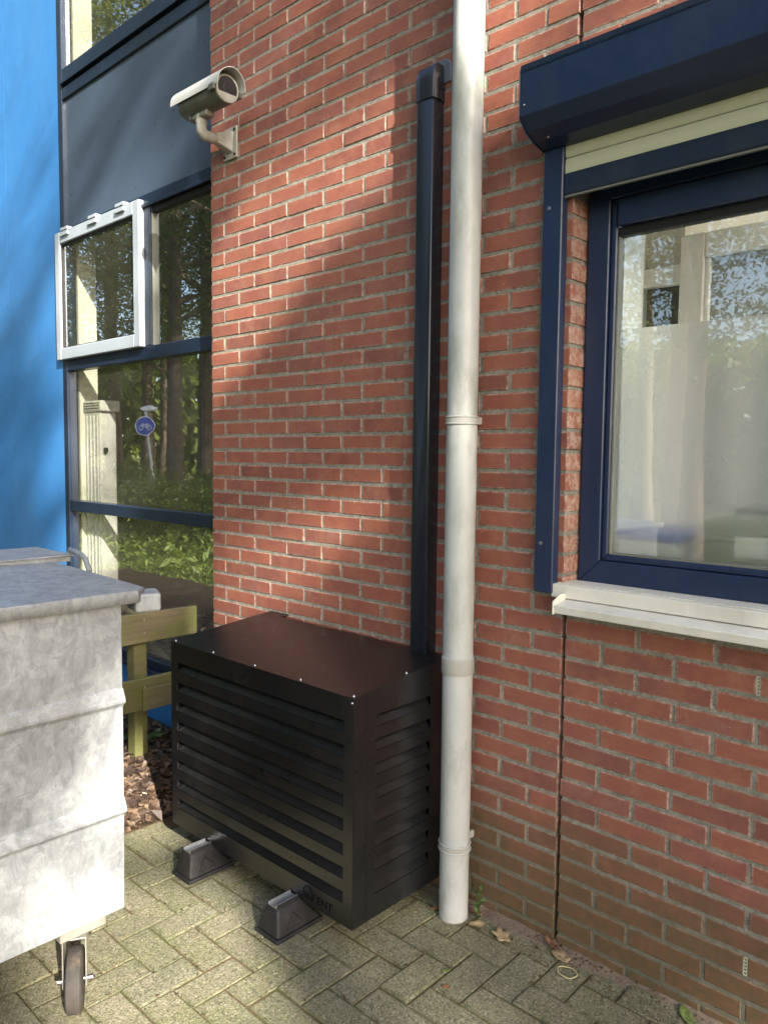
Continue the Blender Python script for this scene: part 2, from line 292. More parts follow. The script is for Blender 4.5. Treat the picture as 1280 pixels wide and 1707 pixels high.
# ------------------------------------------------------------------ mesh helpers
ROOT = {}
class MB:
    def __init__(s): s.v = []; s.f = []
    def add(s, vs, fs):
        o = len(s.v); s.v += [tuple(v) for v in vs]; s.f += [tuple(i + o for i in f) for f in fs]; return s
    def box(s, x0, x1, y0, y1, z0, z1):
        return s.add([(x, y, z) for x in (x0, x1) for y in (y0, y1) for z in (z0, z1)],
                     [(0, 1, 3, 2), (4, 6, 7, 5), (0, 4, 5, 1), (2, 3, 7, 6), (0, 2, 6, 4), (1, 5, 7, 3)])
    def prism(s, prof, a, b, axis='x'):
        n = len(prof)
        def P(q, t): return (t, q[0], q[1]) if axis == 'x' else ((q[0], t, q[1]) if axis == 'y' else (q[0], q[1], t))
        vs = [P(q, a) for q in prof] + [P(q, b) for q in prof]
        return s.add(vs, [tuple(range(n))[::-1], tuple(range(n, 2 * n))] + [(i, (i + 1) % n, n + (i + 1) % n, n + i) for i in range(n)])
    def hexa(s, p):      # eight corners, bottom ring then top ring
        return s.add(p, [(0, 3, 2, 1), (4, 5, 6, 7), (0, 1, 5, 4), (1, 2, 6, 5), (2, 3, 7, 6), (3, 0, 4, 7)])
    def tube(s, pts, rad, n=10, cap=True):
        pts = [Vector(p) for p in pts]; rad = rad if isinstance(rad, (list, tuple)) else [rad] * len(pts)
        o = len(s.v); up = None
        for i, p in enumerate(pts):
            d = (pts[min(i + 1, len(pts) - 1)] - pts[max(i - 1, 0)]).normalized()
            if up is None: up = d.orthogonal().normalized()
            up = (up - d * up.dot(d)).normalized(); w = d.cross(up)
            for k in range(n):
                a = 2 * math.pi * k / n; s.v.append(tuple(p + (up * math.cos(a) + w * math.sin(a)) * rad[i]))
        for i in range(len(pts) - 1):
            for k in range(n): s.f.append((o + i * n + k, o + i * n + (k + 1) % n, o + (i + 1) * n + (k + 1) % n, o + (i + 1) * n + k))
        if cap:
            s.f.append(tuple(o + k for k in range(n))[::-1]); s.f.append(tuple(o + (len(pts) - 1) * n + k for k in range(n)))
        return s
    def ring(s, c, ax, R0, r, n=40, m=8):       # torus
        ax = Vector(ax).normalized(); u = ax.orthogonal().normalized(); w = ax.cross(u); c = Vector(c); o = len(s.v)
        for i in range(n):
            a = 2 * math.pi * i / n; d = u * math.cos(a) + w * math.sin(a)
            for j in range(m):
                b = 2 * math.pi * j / m; s.v.append(tuple(c + d * (R0 + r * math.cos(b)) + ax * r * math.sin(b)))
        for i in range(n):
            for j in range(m): s.f.append((o + i * m + j, o + ((i + 1) % n) * m + j, o + ((i + 1) % n) * m + (j + 1) % m, o + i * m + (j + 1) % m))
        return s
    def build(s, name, m, parent=None, bevel=0, smooth=None, seg=1, fix=True, attr=None):
        loc = ROOT.get(parent.name, Vector((0, 0, 0))) if parent else Vector((0, 0, 0))
        me = bpy.data.meshes.new(name); me.from_pydata([(v[0] - loc[0], v[1] - loc[1], v[2] - loc[2]) for v in s.v], [], s.f)
        if fix or bevel:
            bm = bmesh.new(); bm.from_mesh(me)
            if fix: bmesh.ops.recalc_face_normals(bm, faces=bm.faces)
            if bevel:
                es = [e for e in bm.edges if len(e.link_faces) == 2 and e.calc_face_angle(0) > R(25)]
                bmesh.ops.bevel(bm, geom=es, offset=bevel, segments=seg, profile=.5, affect='EDGES', clamp_overlap=True)
            bm.to_mesh(me); bm.free()
        if smooth:
            me.shade_smooth(); me.set_sharp_from_angle(angle=R(smooth))
        if attr is not None:
            a = me.attributes.new('rnd', 'FLOAT', 'FACE'); a.data.foreach_set('value', attr)
        me.materials.append(M[m] if isinstance(m, str) else m)
        o = bpy.data.objects.new(name, me); COL.objects.link(o)
        if parent: o.parent = parent; ROOT[o.name] = loc
        return o
def tag(o, label=None, cat=None, group=None, kind=None):
    if label: o['label'] = label
    if cat: o['category'] = cat
    if group: o['group'] = group
    if kind: o['kind'] = kind
    return o
def thing(name, label, cat, loc=(0, 0, 0), group=None):
    o = bpy.data.objects.new(name, None); COL.objects.link(o); o.location = loc; o.empty_display_size = .1
    ROOT[o.name] = Vector(loc); return tag(o, label, cat, group)
def box(name, m, b, parent=None, bevel=0, **k): return MB().box(*b).build(name, m, parent, bevel, **k)
def project(p):
    d = Vector(p) - CAM; z = d.dot(cd)
    if z < .05: return None
    return 640 + 1282 * d.dot(cr) / z, 853.5 - 1282 * d.dot(cu) / z
def area(pts):
    q = [project(p) for p in pts]
    if any(a is None for a in q): return 0
    c = (sum(a[0] for a in q) / len(q), sum(a[1] for a in q) / len(q))
    if not (-25 < c[0] < 1305 and -25 < c[1] < 1732): return 0
    return abs(sum(q[i][0] * q[(i + 1) % len(q)][1] - q[(i + 1) % len(q)][0] * q[i][1] for i in range(len(q)))) / 2

# ================================================================== GROUND
g = MB().add([(-120, -120, -.06), (120, -120, -.06), (120, 120, -.06), (-120, 120, -.06)], [(0, 1, 2, 3)]).build('ground', 'ground'); tag(g, kind='structure')
pav = box('pavement', 'joint', (.22, 5.4, -3.6, -.0, -.05, -.0045)); tag(pav, kind='structure')
# pale sand washed up against the foot of the wall
def lumpy(name, x0, x1, y0, y1, nx, ny, zf, m, parent=None):
    vs = []; fs = []
    for i in range(nx + 1):
        for j in range(ny + 1):
            x = x0 + (x1 - x0) * i / nx; y = y0 + (y1 - y0) * j / ny; vs.append((x, y, zf(x, y)))
    for i in range(nx):
        for j in range(ny):
            a = i * (ny + 1) + j; fs.append((a, a + ny + 1, a + ny + 2, a + 1))
    return MB().add(vs, fs).build(name, m, parent, smooth=60)
def sandz(x, y):
    n = noise.noise((x * 5, y * 9, 0)) * .6 + noise.noise((x * 17, y * 17, 3)) * .4
    return -.016 + .026 * max(0, 1 + y / .075) + .016 * n * max(0, 1 + y / .13)
lumpy('sand_strip', 1.42, 5.3, -.13, .02, 300, 18, sandz, 'sand', pav)

U = .1055
def paver_mesh(seed):
    rr = random.Random(seed); L, Wd, c = U - .0025, U / 2 - .0022, .0035
    def j(): return rr.uniform(-.0016, .0016)
    top = [(-L + c + j(), -Wd + c + j(), j() * .6), (L - c + j(), -Wd + c + j(), j() * .6), (L - c + j(), Wd - c + j(), j() * .6), (-L + c + j(), Wd - c + j(), j() * .6)]
    mid = [(-L + j(), -Wd + j(), -c), (L + j(), -Wd + j(), -c), (L + j(), Wd + j(), -c), (-L + j(), Wd + j(), -c)]
    bot = [(x, y, -.05) for x, y, z in mid]
    vs = top + mid + bot
    fs = [(0, 1, 2, 3)] + [(4 + i, 4 + (i + 1) % 4, (i + 1) % 4, i) for i in range(4)] + [(8 + i, 8 + (i + 1) % 4, 4 + (i + 1) % 4, 4 + i) for i in range(4)]
    me = bpy.data.meshes.new('paver'); me.from_pydata(vs, [], fs); uv = me.uv_layers.new(name='uv')
    for lp in me.loops:
        v = vs[lp.vertex_index]; uv.data[lp.index].uv = (v[0] / L, v[1] / Wd)
    me.materials.append(M['paver']); return me
PM = [paver_mesh(100 + i) for i in range(8)]
pl = []
for i in range(-16, 35):
    for jj in range(-33, 4):
        d = (i - jj + 2) % 4
        if d == 0: cx, cy, rot = i + 1, jj + .5, 0
        elif d == 3: cx, cy, rot = i + .5, jj + 1, 1
        else: continue
        x = 1.81 + U * cx; y = -.215 + U * cy
        hx, hy = (U, U / 2) if rot == 0 else (U / 2, U)
        if x - hx < .215 or x + hx > 5.4 or y + hy > .13 or y - hy < -3.6: continue
        pl.append((area([(x - hx, y - hy, 0), (x + hx, y - hy, 0), (x + hx, y + hy, 0), (x - hx, y + hy, 0)]), x, y, rot))
pl.sort(reverse=True)
rest_v = []; rest_f = []; rest_a = []; rest_uv = []
for k, (a, x, y, rot) in enumerate(pl):
    me = PM[random.randrange(8)]
    sink = -.004 - .012 * max(0, 1 + (y) / .1) * (1 if x > 1.4 else 0)
    z = random.uniform(-.003, .003)
    mw = Matrix.Translation((x, y, z)) @ Matrix.Rotation(math.pi / 2 * rot + math.pi * random.randrange(2) + random.uniform(-.008, .008), 4, 'Z') @ Matrix.Rotation(random.uniform(-.012, .012), 4, 'X') @ Matrix.Rotation(random.uniform(-.008, .008), 4, 'Y')
    if a > 0 and k < 300:
        o = bpy.data.objects.new('paver', me); COL.objects.link(o); o.matrix_basis = mw; o.parent = pav
    else:
        o0 = len(rest_v); rest_v += [tuple(mw @ v.co) for v in me.vertices]; q = random.random()
        for p in me.polygons: rest_f.append(tuple(i + o0 for i in p.vertices)); rest_a.append(q); rest_uv += [tuple(me.uv_layers[0].data[l].uv) for l in p.loop_indices]
def joined(name, m, parent):
    o = MB().add(rest_v, rest_f).build(name, m, parent, fix=False, attr=rest_a)
    uv = o.data.uv_layers.new(name='uv')
    for i, q in enumerate(rest_uv): uv.data[i].uv = q
    o['kind'] = 'stuff'; return o
joined('paver_field', 'paver', pav)

# planting bed left of the paving
def bedz(x, y):
    t = min(1, max(0, (.25 - x) / .35))
    return -.012 + .085 * t + .02 * noise.noise((x * 4, y * 4, 1)) * t + .006 * noise.noise((x * 20, y * 20, 5))
bed = lumpy('planting_bed', -6, .235, -2.6, .12, 150, 70, bedz, 'soil'); tag(bed, kind='structure')
# leaf litter over the bed
def leaf_quad(vs, fs, at, p, nrm, size, rr, asp=.55, fold=.25):
    nrm = Vector(nrm).normalized(); u = nrm.orthogonal().normalized(); w = nrm.cross(u); a = rr.uniform(0, 6.283)
    d = u * math.cos(a) + w * math.sin(a); e = nrm.cross(d); o = len(vs); p = Vector(p); L = size * .5; Wd = L * asp
    vs += [tuple(p - d * L), tuple(p + e * Wd + nrm * fold * Wd - d * .1 * L), tuple(p + d * L), tuple(p - e * Wd + nrm * fold * Wd - d * .1 * L)]
    fs += [(o, o + 1, o + 2), (o, o + 2, o + 3)]; q = rr.random(); at += [q, q]
rr = random.Random(3); vs = []; fs = []; at = []
for k in range(7000):
    if k < 5200: x = .22 - abs(rr.gauss(0, .5)); y = rr.uniform(-.75, .04)
    else: x = rr.uniform(-3, .22); y = rr.uniform(-2.4, .05)
    if x < -3: continue
    leaf_quad(vs, fs, at, (x, y, bedz(x, y) + rr.uniform(.002, .03)), (rr.gauss(0, .5), rr.gauss(0, .5), 1), rr.uniform(.03, .075), rr, rr.uniform(.45, .8), rr.uniform(-.5, .7))
lit = MB().add(vs, fs).build('leaf_litter', 'litter', fix=False, attr=at); tag(lit, 'brown dead leaves covering the planting bed', 'leaf litter', kind='stuff')

# ================================================================== BRICK WALL
PZ = .0637; ZB = .74; BT = .0118; XJ0, XJ1 = 1.862, 1.873
OPX0, OPX1, OPZ0, OPZ1 = 1.865, 3.30, 1.155, 2.392
wall = thing('brick_wall', 'red brick wall with grey joints and a black expansion joint', 'wall', (0, 0, 0))
mo = MB()
ZT = 4.9
mo.box(.004, XJ0 - .004, .0026, .108, -.2, ZT); mo.box(XJ1 + .004, 5.3, .0026, .108, -.2, OPZ0 - .02)
mo.box(OPX1 + .004, 5.3, .0026, .108, OPZ0 - .016, OPZ1 + .006); mo.box(XJ1 + .004, 5.3, .0026, .108, OPZ1 + .01, ZT)
mo.build('mortar', 'mortar', wall)
box('joint_seal', 'gasket', (XJ0 - .003, XJ1 + .003, .03, .10, -.2, 1.11), wall); box('joint_seal', 'gasket', (XJ0 - .003, XJ1 + .003, .03, .10, 2.41, ZT), wall)
def brick_geo(x0, x1, rr, h=PZ - BT):
    c = .0022
    def j(s=1.): return rr.uniform(-.0017, .0017) * s
    l = (x1 - x0) / 2; h2 = h / 2
    fr = [(-l + c + j(), j(.5), -h2 + c + j()), (l - c + j(), j(.5), -h2 + c + j()), (l - c + j(), j(.5), h2 - c + j()), (-l + c + j(), j(.5), h2 - c + j())]
    md = [(-l + j(), c, -h2 + j()), (l + j(), c, -h2 + j()), (l + j(), c, h2 + j()), (-l + j(), c, h2 + j())]
    bk = [(x, .1, z) for x, y, z in md]
    vs = fr + md + bk
    fs = [(0, 1, 2, 3)] + [(4 + i, 4 + (i + 1) % 4, (i + 1) % 4, i) for i in range(4)] + [(8 + i, 8 + (i + 1) % 4, 4 + (i + 1) % 4, 4 + i) for i in range(4)]
    return vs, fs, l, h2
def brick_mesh(L, seed):
    vs, fs, l, h2 = brick_geo(0, L, random.Random(seed)); me = bpy.data.meshes.new('brick'); me.from_pydata(vs, [], fs)
    uv = me.uv_layers.new(name='uv')
    for lp in me.loops:
        v = vs[lp.vertex_index]; uv.data[lp.index].uv = (v[0] / l, v[2] / h2)
    me.materials.append(M['brick']); return me
BM = {}
def bmesh_for(L):
    key = round(L, 3)
    if key not in BM: BM[key] = [brick_mesh(L, hash(key) % 1000 + i) for i in range(7 if L > .2 else 4)]
    return random.choice(BM[key])
bl = []
HG = .0105
def run(n, xa, xb, off):
    """bricks of course n between xa and xb"""
    z = ZB + n * PZ + PZ / 2; js = [xa]
    x = (.105 if n % 2 == 0 else .215) + off
    while x < xb - .03:
        if x > xa + .045: js.append(x)
        x += .22
    js.append(xb)
    for i in range(len(js) - 1):
        a = js[i] + (0 if i == 0 else HG / 2); b = js[i + 1] - (0 if i == len(js) - 2 else HG / 2)
        a += random.uniform(-.0008, .0008); b += random.uniform(-.0008, .0008)
        vis = area([(a, 0, z - .026), (b, 0, z - .026), (b, 0, z + .026), (a, 0, z + .026)])
        if .50 < (a + b) / 2 < 1.34 and z < .72: vis = 0
        if 1.38 < a and b < 1.50: vis = 0
        if z < -.005: vis *= .05
        bl.append((vis, a, b, z))
n = -14
while ZB + (n + 1) * PZ < ZT:
    zc = ZB + n * PZ + PZ / 2
    run(n, 0, XJ0, 0)
    if zc < OPZ0 - .03 or zc > OPZ1 + .02: run(n, XJ1, 5.29, .022)
    else: run(n, OPX1, 5.29, .022)
    n += 1
bl.sort(reverse=True)
rest_v = []; rest_f = []; rest_a = []; rest_uv = []
for k, (vis, a, b, z) in enumerate(bl):
    L = round((b - a) / .004) * .004 if abs(b - a - .2095) > .003 else .2095
    me = bmesh_for(L)
    flip = random.randrange(2)
    mw = Matrix.Translation(((a + b) / 2, random.uniform(-.0012, .0012), z + random.uniform(-.0008, .0008))) @ Matrix.Rotation(math.pi * flip + random.uniform(-.004, .004), 4, 'Y') @ Matrix.Rotation(random.uniform(-.006, .006), 4, 'Z')
    if k < 300 and vis > 0:
        o = bpy.data.objects.new('brick', me); COL.objects.link(o); o.matrix_basis = mw; o.parent = wall
    else:
        o0 = len(rest_v); rest_v += [tuple(mw @ v.co) for v in me.vertices]; q = random.random()
        for p in me.polygons: rest_f.append(tuple(i + o0 for i in p.vertices)); rest_a.append(q); rest_uv += [tuple(me.uv_layers[0].data[l].uv) for l in p.loop_indices]
joined('brick_field', 'brick', wall)
for zc, dark in ((.962, 0), (.198, 1)):            # weep vents in two perpends
    x = 2.437; v = MB()
    v.box(x - .0048, x - .0034, .0005, .03, zc - .025, zc + .025); v.box(x + .0034, x + .0048, .0005, .03, zc - .025, zc + .025)
    for i in range(6): zz = zc - .025 + i * .0095; v.box(x - .0033, x + .0033, .0008, .03, zz, zz + .0030)
    v.build('weep_vent', 'slat', wall)
    box('vent_slot', 'gasket', (x - .0046, x + .0046, .012, .09, zc - .024, zc + .024), wall)

# ================================================================== GLAZED FACADE left of the brickwork
GY = .085                                            # face of the frames
fac = thing('glazed_facade', 'navy framed glazing with slate panel left of brick wall', 'window', (-.85, GY, .33))
def fr(b, m='navyd', name='frame_bar', bv=.003): return box(name, m, b, fac, bv)
XL, XR = -1.735, .06
fr((XL, XL + .058, GY, GY + .07, .36, 5.2))                                   # left stile
fr((XL + .0585, XR, GY + .003, GY + .07, .362, .412))                          # bottom rail
fr((XL + .0585, XR, GY + .001, GY + .07, 1.182, 1.248))                        # transom
fr((XL + .0585, XR, GY + .001, GY + .07, 2.052, 2.122))
fr((XL + .0585, XR, GY + .001, GY + .07, 2.845, 2.915))
fr((XL + .0585, XR, GY - .012, GY + .02, 2.845, 2.862), name='drip_bar', bv=.002)
fr((XL + .0585, XR, GY + .001, GY + .07, 3.675, 3.745))
fr((XL + .0585, XR, GY - .014, GY + .02, 3.758, 3.772), name='drip_bar', bv=.002)
fr((XL + .0585, XR, GY + .001, GY + .07, 3.775, 3.855))
fr((XL - .012, XR, GY + .016, GY + .07, 3.7455, 3.7745), 'gasket', 'shadow_gap', 0)
fr((-.745, -.685, GY + .001, GY + .07, 2.1225, 2.8445))                        # mullion beside the opening sash
fr((XL + .0586, XL + .0635, GY + .012, GY + .05, .413, 1.1815), 'navyd', 'glazing_bead', .001)
fr((XL + .0586, XL + .0635, GY + .012, GY + .05, 1.2485, 2.0515), 'navyd', 'glazing_bead', .001)
fr((XL + .0586, XL + .0635, GY + .012, GY + .05, 3.8555, 5.2), 'navyd', 'glazing_bead', .001)
fr((-.6845, -.679, GY + .012, GY + .05, 2.1225, 2.8445), 'lgask', 'glazing_bead', .001)
fr((-.6785, XR, GY + .012, GY + .05, 2.815, 2.8445), 'gasket', 'glazing_bead', 0)
fr((XL + .0586, XR, GY + .014, GY + .04, 2.916, 3.674), 'slate', 'infill_panel', 0)
for x0, x1, z0, z1 in ((XL + .06, XR, .413, 1.181), (XL + .06, XR, 1.249, 2.051), (-.684, XR, 2.123, 2.844), (XL + .06, XR, 3.856, 5.2)):
    MB().add([(x0, GY + .03, z0), (x1, GY + .03, z0), (x1, GY + .03, z1), (x0, GY + .03, z1)], [(0, 1, 2, 3)]).build('pane', 'glassL', fac)
fr((XL - .005, XR, GY - .004, GY + .05, -.1, .345), 'blue', 'base_panel', .002)
fr((XL - .02, XR, GY - .03, GY + .05, .346, .3615), 'navyd', 'drip_bar', .002)
# opening sash, light grey, proud of the frame
sash = thing('opening_sash', 'light grey framed outward opening window below the slate panel', 'window', (-1.22, .07, 2.12))
SX0, SX1, SZ0, SZ1, SY = -1.748, -.745, 2.118, 2.888, .055
t_ = .062
box('stile', 'sash', (SX0, SX0 + t_, SY, SY + .05, SZ0, SZ1), sash, .004); box('stile', 'sash', (SX1 - t_, SX1, SY, SY + .05, SZ0, SZ1), sash, .004)
box('rail', 'sash', (SX0 + t_ + .0005, SX1 - t_ - .0005, SY + .0005, SY + .05, SZ0, SZ0 + t_ + .008), sash, .004); box('rail', 'sash', (SX0 + t_ + .0005, SX1 - t_ - .0005, SY + .0005, SY + .05, SZ1 - t_ - .008, SZ1), sash, .004)
ix0, ix1, iz0, iz1 = SX0 + t_, SX1 - t_, SZ0 + t_ + .008, SZ1 - t_ - .008
g = MB(); g.box(ix0, ix0 + .006, SY + .012, SY + .04, iz0, iz1).box(ix1 - .006, ix1, SY + .012, SY + .04, iz0, iz1).box(ix0 + .0065, ix1 - .0065, SY + .012, SY + .04, iz0, iz0 + .006).box(ix0 + .0065, ix1 - .0065, SY + .012, SY + .04, iz1 - .012, iz1)
g.build('gasket', 'gasket', sash)
MB().add([(ix0, SY + .022, iz0), (ix1, SY + .022, iz0), (ix1, SY + .022, iz1), (ix0, SY + .022, iz1)], [(0, 1, 2, 3)]).build('pane', 'glassL', sash)
for hx in (-1.60, -1.245, -.93):
    hb = MB(); hb.box(hx - .05, hx + .05, SY - .012, SY - .0005, SZ1 - .035, SZ1 - .008).box(hx - .035, hx + .055, SY - .016, SY + .02, SZ1 - .0075, SZ1 + .012)
    hb.build('hinge', 'sash', sash, .003)
# blue cladding further left
bw = thing('blue_wall', 'bright blue cladding panel at the left edge of the photo', 'wall', (-3, .06, 0))
box('panel', 'blue', (-2.55, XL - .002, .0875, .15, -.1, 5.2), bw); box('panel', 'blue', (-7, -2.553, .0880, .15, -.1, 5.2), bw)

# ------------------------------------------------------------------ rooms behind the glass (setting)
def room(name, m, b): return tag(box(name, m, b), kind='structure')
room('room_wall', 'cream', (-1.80, -1.68, .165, .285, .3, 5.2))               # pale reveal behind the left pane edge
room('room_wall', 'iroom', (-3.2, -3.1, .29, 4.0, .2, 5.2)); room('room_wall', 'iroom', (-3.1, 1.2, 3.9, 4.0, .2, 5.2)); room('room_wall', 'iroom', (1.2, 1.3, .12, 4.0, .2, 5.2))
room('room_wall', 'iroom', (-3.1, -1.81, .20, .288, .2, 5.2)); room('room_wall', 'iroom', (.075, 1.2, .12, .2, .2, 5.2))
room('room_floor', 'iroom', (-3.1, 1.2, .17, 3.9, .1, .3)); room('room_ceiling', 'iroom', (-3.2, 1.3, .17, 4.0, 5.2, 5.3))
room('room_ceiling', 'iroom', (-3.1, 1.2, .30, 3.9, 3.2, 3.6))
cb = thing('white_cabinet', 'tall white slatted cabinet seen through the lower left glass pane', 'cabinet', (-1.58, .23, .3))
box('cabinet_body', 'white', (-1.672, -1.47, .19, .30, .3, 1.80), cb, .012, seg=3); box('top_cover', 'white', (-1.674, -1.44, .18, .31, 1.802, 1.87), cb, .01, seg=2)
for i in range(3): box('vent_slot', 'gasket', (-1.66, -1.46, .1785, .19, 1.818 + i * .016, 1.824 + i * .016), cb)
for i in range(4): box('rib', 'white', (-1.64 + i * .045, -1.63 + i * .045, .184, .19, .35, 1.78), cb, .002)
box('knob', 'gasket', (-1.452, -1.435, .20, .225, 1.55, 1.58), cb, .004)
# dark diagonal tube and upright set behind the big pane
st = thing('dark_bars', 'dark diagonal handrail and post behind the large glass pane', 'bar', (-.7, .9, .3))
MB().tube([(-1.55, .95, 2.35), (.55, .95, 1.28)], .022, 8).build('rail', 'idark', st, smooth=40)
MB().tube([(-1.5, .95, .3), (-1.5, .95, 2.32)], .018, 8).build('post', 'idark', st, smooth=40)

# ================================================================== RIGHT WINDOW
win = thing('casement_window', 'navy framed window with frosted lower glass at right', 'window', (2.6, .07, 1.16))
FY = .078; FX0, FX1, FZ0, FZ1 = 1.869, 3.295, 1.162, 2.388
# outer frame with a stepped inner lip, mitred
def mitred(x0, x1, z0, z1, w, y0, y1, m, name, parent, bv=.003):
    o = [(x0, z0), (x1, z0), (x1, z1), (x0, z1)]; i = [(x0 + w, z0 + w), (x1 - w, z0 + w), (x1 - w, z1 - w), (x0 + w, z1 - w)]
    for k in range(4):
        a, b, c, d = o[k], o[(k + 1) % 4], i[(k + 1) % 4], i[k]
        MB().hexa([(a[0], y0, a[1]), (b[0], y0, b[1]), (c[0], y0, c[1]), (d[0], y0, d[1]), (a[0], y1, a[1]), (b[0], y1, b[1]), (c[0], y1, c[1]), (d[0], y1, d[1])]).build(name, m, parent, bv)
mitred(FX0, FX1, FZ0, FZ1, .070, FY, FY + .06, 'navy', 'frame_bar', win)
mitred(FX0 + .0705, FX1 - .0705, FZ0 + .0705, FZ1 - .0705, .020, FY + .010, FY + .06, 'navy', 'glazing_bead', win, .004)
gx0, gx1, gz0, gz1 = FX0 + .091, FX1 - .091, FZ0 + .091, FZ1 - .091
box('head_vent', 'navy', (FX0 + .095, FX1 - .095, FY - .004, FY + .03, gz1 - .062, gz1 + .018), win, .006, seg=2)
box('head_seal', 'gasket', (gx0, gx1, FY + .02, FY + .05, gz1 - .088, gz1 - .0625), win)
g = MB(); g.box(gx0, gx0 + .005, FY + .018, FY + .05, gz0, gz1 - .09).box(gx1 - .005, gx1, FY + .018, FY + .05, gz0, gz1 - .09).box(gx0 + .0055, gx1 - .0055, FY + .018, FY + .05, gz0, gz0 + .005)
g.build('gasket', 'lgask', win)
MB().add([(gx0, FY + .03, gz0), (gx1, FY + .03, gz0), (gx1, FY + .03, gz1), (gx0, FY + .03, gz1)], [(0, 1, 2, 3)]).build('pane', 'glassR', win)
MB().add([(gx0 + .006, FY + .036, gz0 + .003), (gx1 - .006, FY + .036, gz0 + .003), (gx1 - .006, FY + .036, 1.935), (gx0 + .006, FY + .036, 1.935)], [(0, 1, 2, 3)]).build('frosted_film', 'frost', win)
# sill: upright band, sloping lip, end stop
sill = thing('window_sill', 'cream white metal sill below the right hand window', 'window sill', (2.6, -.05, 1.08))
box('upstand', 'sill', (1.838, 3.33, -.030, -.004, 1.121, 1.1615), sill, .002)
MB().prism([(-.004, 1.119), (-.004, 1.085), (-.094, 1.085), (-.096, 1.110), (-.030, 1.1185)], 1.888, 3.33, 'x').build('drip_ledge', 'sill', sill, .002)
MB().prism([(-.028, 1.1195), (-.028, 1.137), (-.060, 1.137), (-.1, 1.121), (-.1, 1.082), (-.028, 1.082)], 1.8835, 1.8875, 'x').build('end_stop', 'sill', sill, .0008)
box('upstand_trim', 'sill', (1.848, 3.33, -.010, .074, 1.162, 1.1645), sill)
# roller shutter
rs = thing('roller_shutter', 'navy roller shutter box with side rails around right window', 'roller shutter', (2.6, -.09, 1.13))
bx0, bx1 = 1.777, 3.40
MB().prism([(-.001, 2.665), (-.16, 2.662), (-.168, 2.646), (-.168, 2.523), (-.132, 2.491), (-.086, 2.473), (-.040, 2.4645), (-.001, 2.4645)], bx0, bx1, 'x').build('shutter_box', 'navy', rs, .0018)
MB().prism([(-.001, 2.667), (-.162, 2.664), (-.171, 2.647), (-.171, 2.521), (-.134, 2.488), (-.088, 2.470), (-.046, 2.4625), (-.001, 2.4625)], bx0 - .0035, bx0 - .0003, 'x').build('end_cap', 'navy', rs, .0008)
box('top_trim', 'navyd', (bx0 + .001, bx1, -.1700, -.1682, 2.6435, 2.646), rs)
box('top_cover', 'navyd', (bx0 + .001, bx1, -.1702, -.1683, 2.647, 2.662), rs)
for x0, x1 in ((1.7785, 1.8435), (3.335, 3.40)):
    rl = box('guide_rail', 'navy', (x0, x1, -.036, -.0008, 1.131, 2.4640), rs, .003)
    for zz in (2.292, 1.284):
        MB().tube([(x0 + .022, -.0355, zz), (x0 + .022, -.0385, zz), (x0 + .022, -.0395, zz)], [.0065, .006, .003], 12).build('rivet', 'screw', rl, smooth=40)
MB().tube([(bx0 + .012, -.1675, 2.552), (bx0 + .012, -.1705, 2.552)], [.0045, .003], 10).build('rivet', 'screw', rs, smooth=40)
MB().tube([(bx0 + .05, -.094, 2.478), (bx0 + .05, -.097, 2.4735)], [.0045, .003], 10).build('rivet', 'screw', rs, smooth=40)
def slat_prof(z0, z1): return [(-.012, z0), (-.012, z1), (-.019, z1), (-.0235, z1 - .006), (-.0245, (z0 + z1) / 2), (-.0235, z0 + .006), (-.019, z0)]
zt = 2.541
for i in range(3):
    z1 = zt - .055 * i; z0 = z1 - .053
    MB().prism(slat_prof(z0, z1), 1.8445, 3.3345, 'x').build('slat', 'slat', rs, smooth=50)
MB().box(1.8445, 3.3345, -.0145, -.0135, 2.38, 2.5).build('slat_hinge', 'gasket', rs)
MB().prism([(-.009, 2.322), (-.009, 2.386), (-.0265, 2.386), (-.0285, 2.381), (-.0285, 2.328), (-.024, 2.322)], 1.8445, 3.3345, 'x').build('bottom_bar', 'navyd', rs, .001)
box('bar_seal', 'lgask', (1.8450, 3.334, -.026, -.015, 2.3175, 2.3217), rs)

# right hand room
room('room_wall', 'cream', (1.80, 1.932, .145, .335, .3, 2.75))               # cream inner reveal
room('room_wall', 'white', (1.30, 1.40, .14, 3.0, .3, 2.75)); room('room_wall', 'cream', (1.40, 1.80, .145, .2, .3, 2.75))
room('room_wall', 'ceil', (1.40, 1.585, 1.50, 1.56, 2.36, 2.75)); room('room_wall', 'idark', (1.40, 1.585, 1.53, 1.56, .3, 2.36))
room('room_beam', 'white', (1.40, 1.585, 1.46, 1.5, 2.355, 2.44))
room('room_ceiling', 'ceil', (1.3, 2.25, .145, 3.1, 2.75, 2.85)); room('room_ceiling', 'ceil', (2.25, 4.7, .145, .42, 2.75, 2.85)); room('room_floor', 'white', (1.3, 4.7, .145, 3.1, .2, .3))
room('room_wall', 'white', (1.4, 2.75, 3.0, 3.1, .3, 2.75)); room('room_wall', 'white', (2.75, 4.6, 3.0, 3.1, .3, .45))
room('room_wall', 'cream', (3.32, 4.6, .145, .2, .3, 2.75)); room('room_wall', 'white', (4.6, 4.7, .145, 3.1, .3, .45))
idoor = thing('inner_door', 'white framed interior door with grey pane behind the right window', 'door', (2.1, 1.5, .3))
box('jamb', 'white', (1.59, 1.70, 1.44, 1.52, .3, 2.56), idoor, .006); box('jamb', 'white', (2.60, 2.70, 1.44, 1.52, .3, 2.56), idoor, .006)
box('head', 'white', (1.701, 2.599, 1.44, 1.52, 2.45, 2.56), idoor, .006); box('pane_bead', 'white', (1.7015, 1.722, 1.455, 1.51, .3, 2.448), idoor, .003)
box('pane', 'igrey', (1.723, 2.598, 1.475, 1.49, .3, 2.449), idoor)
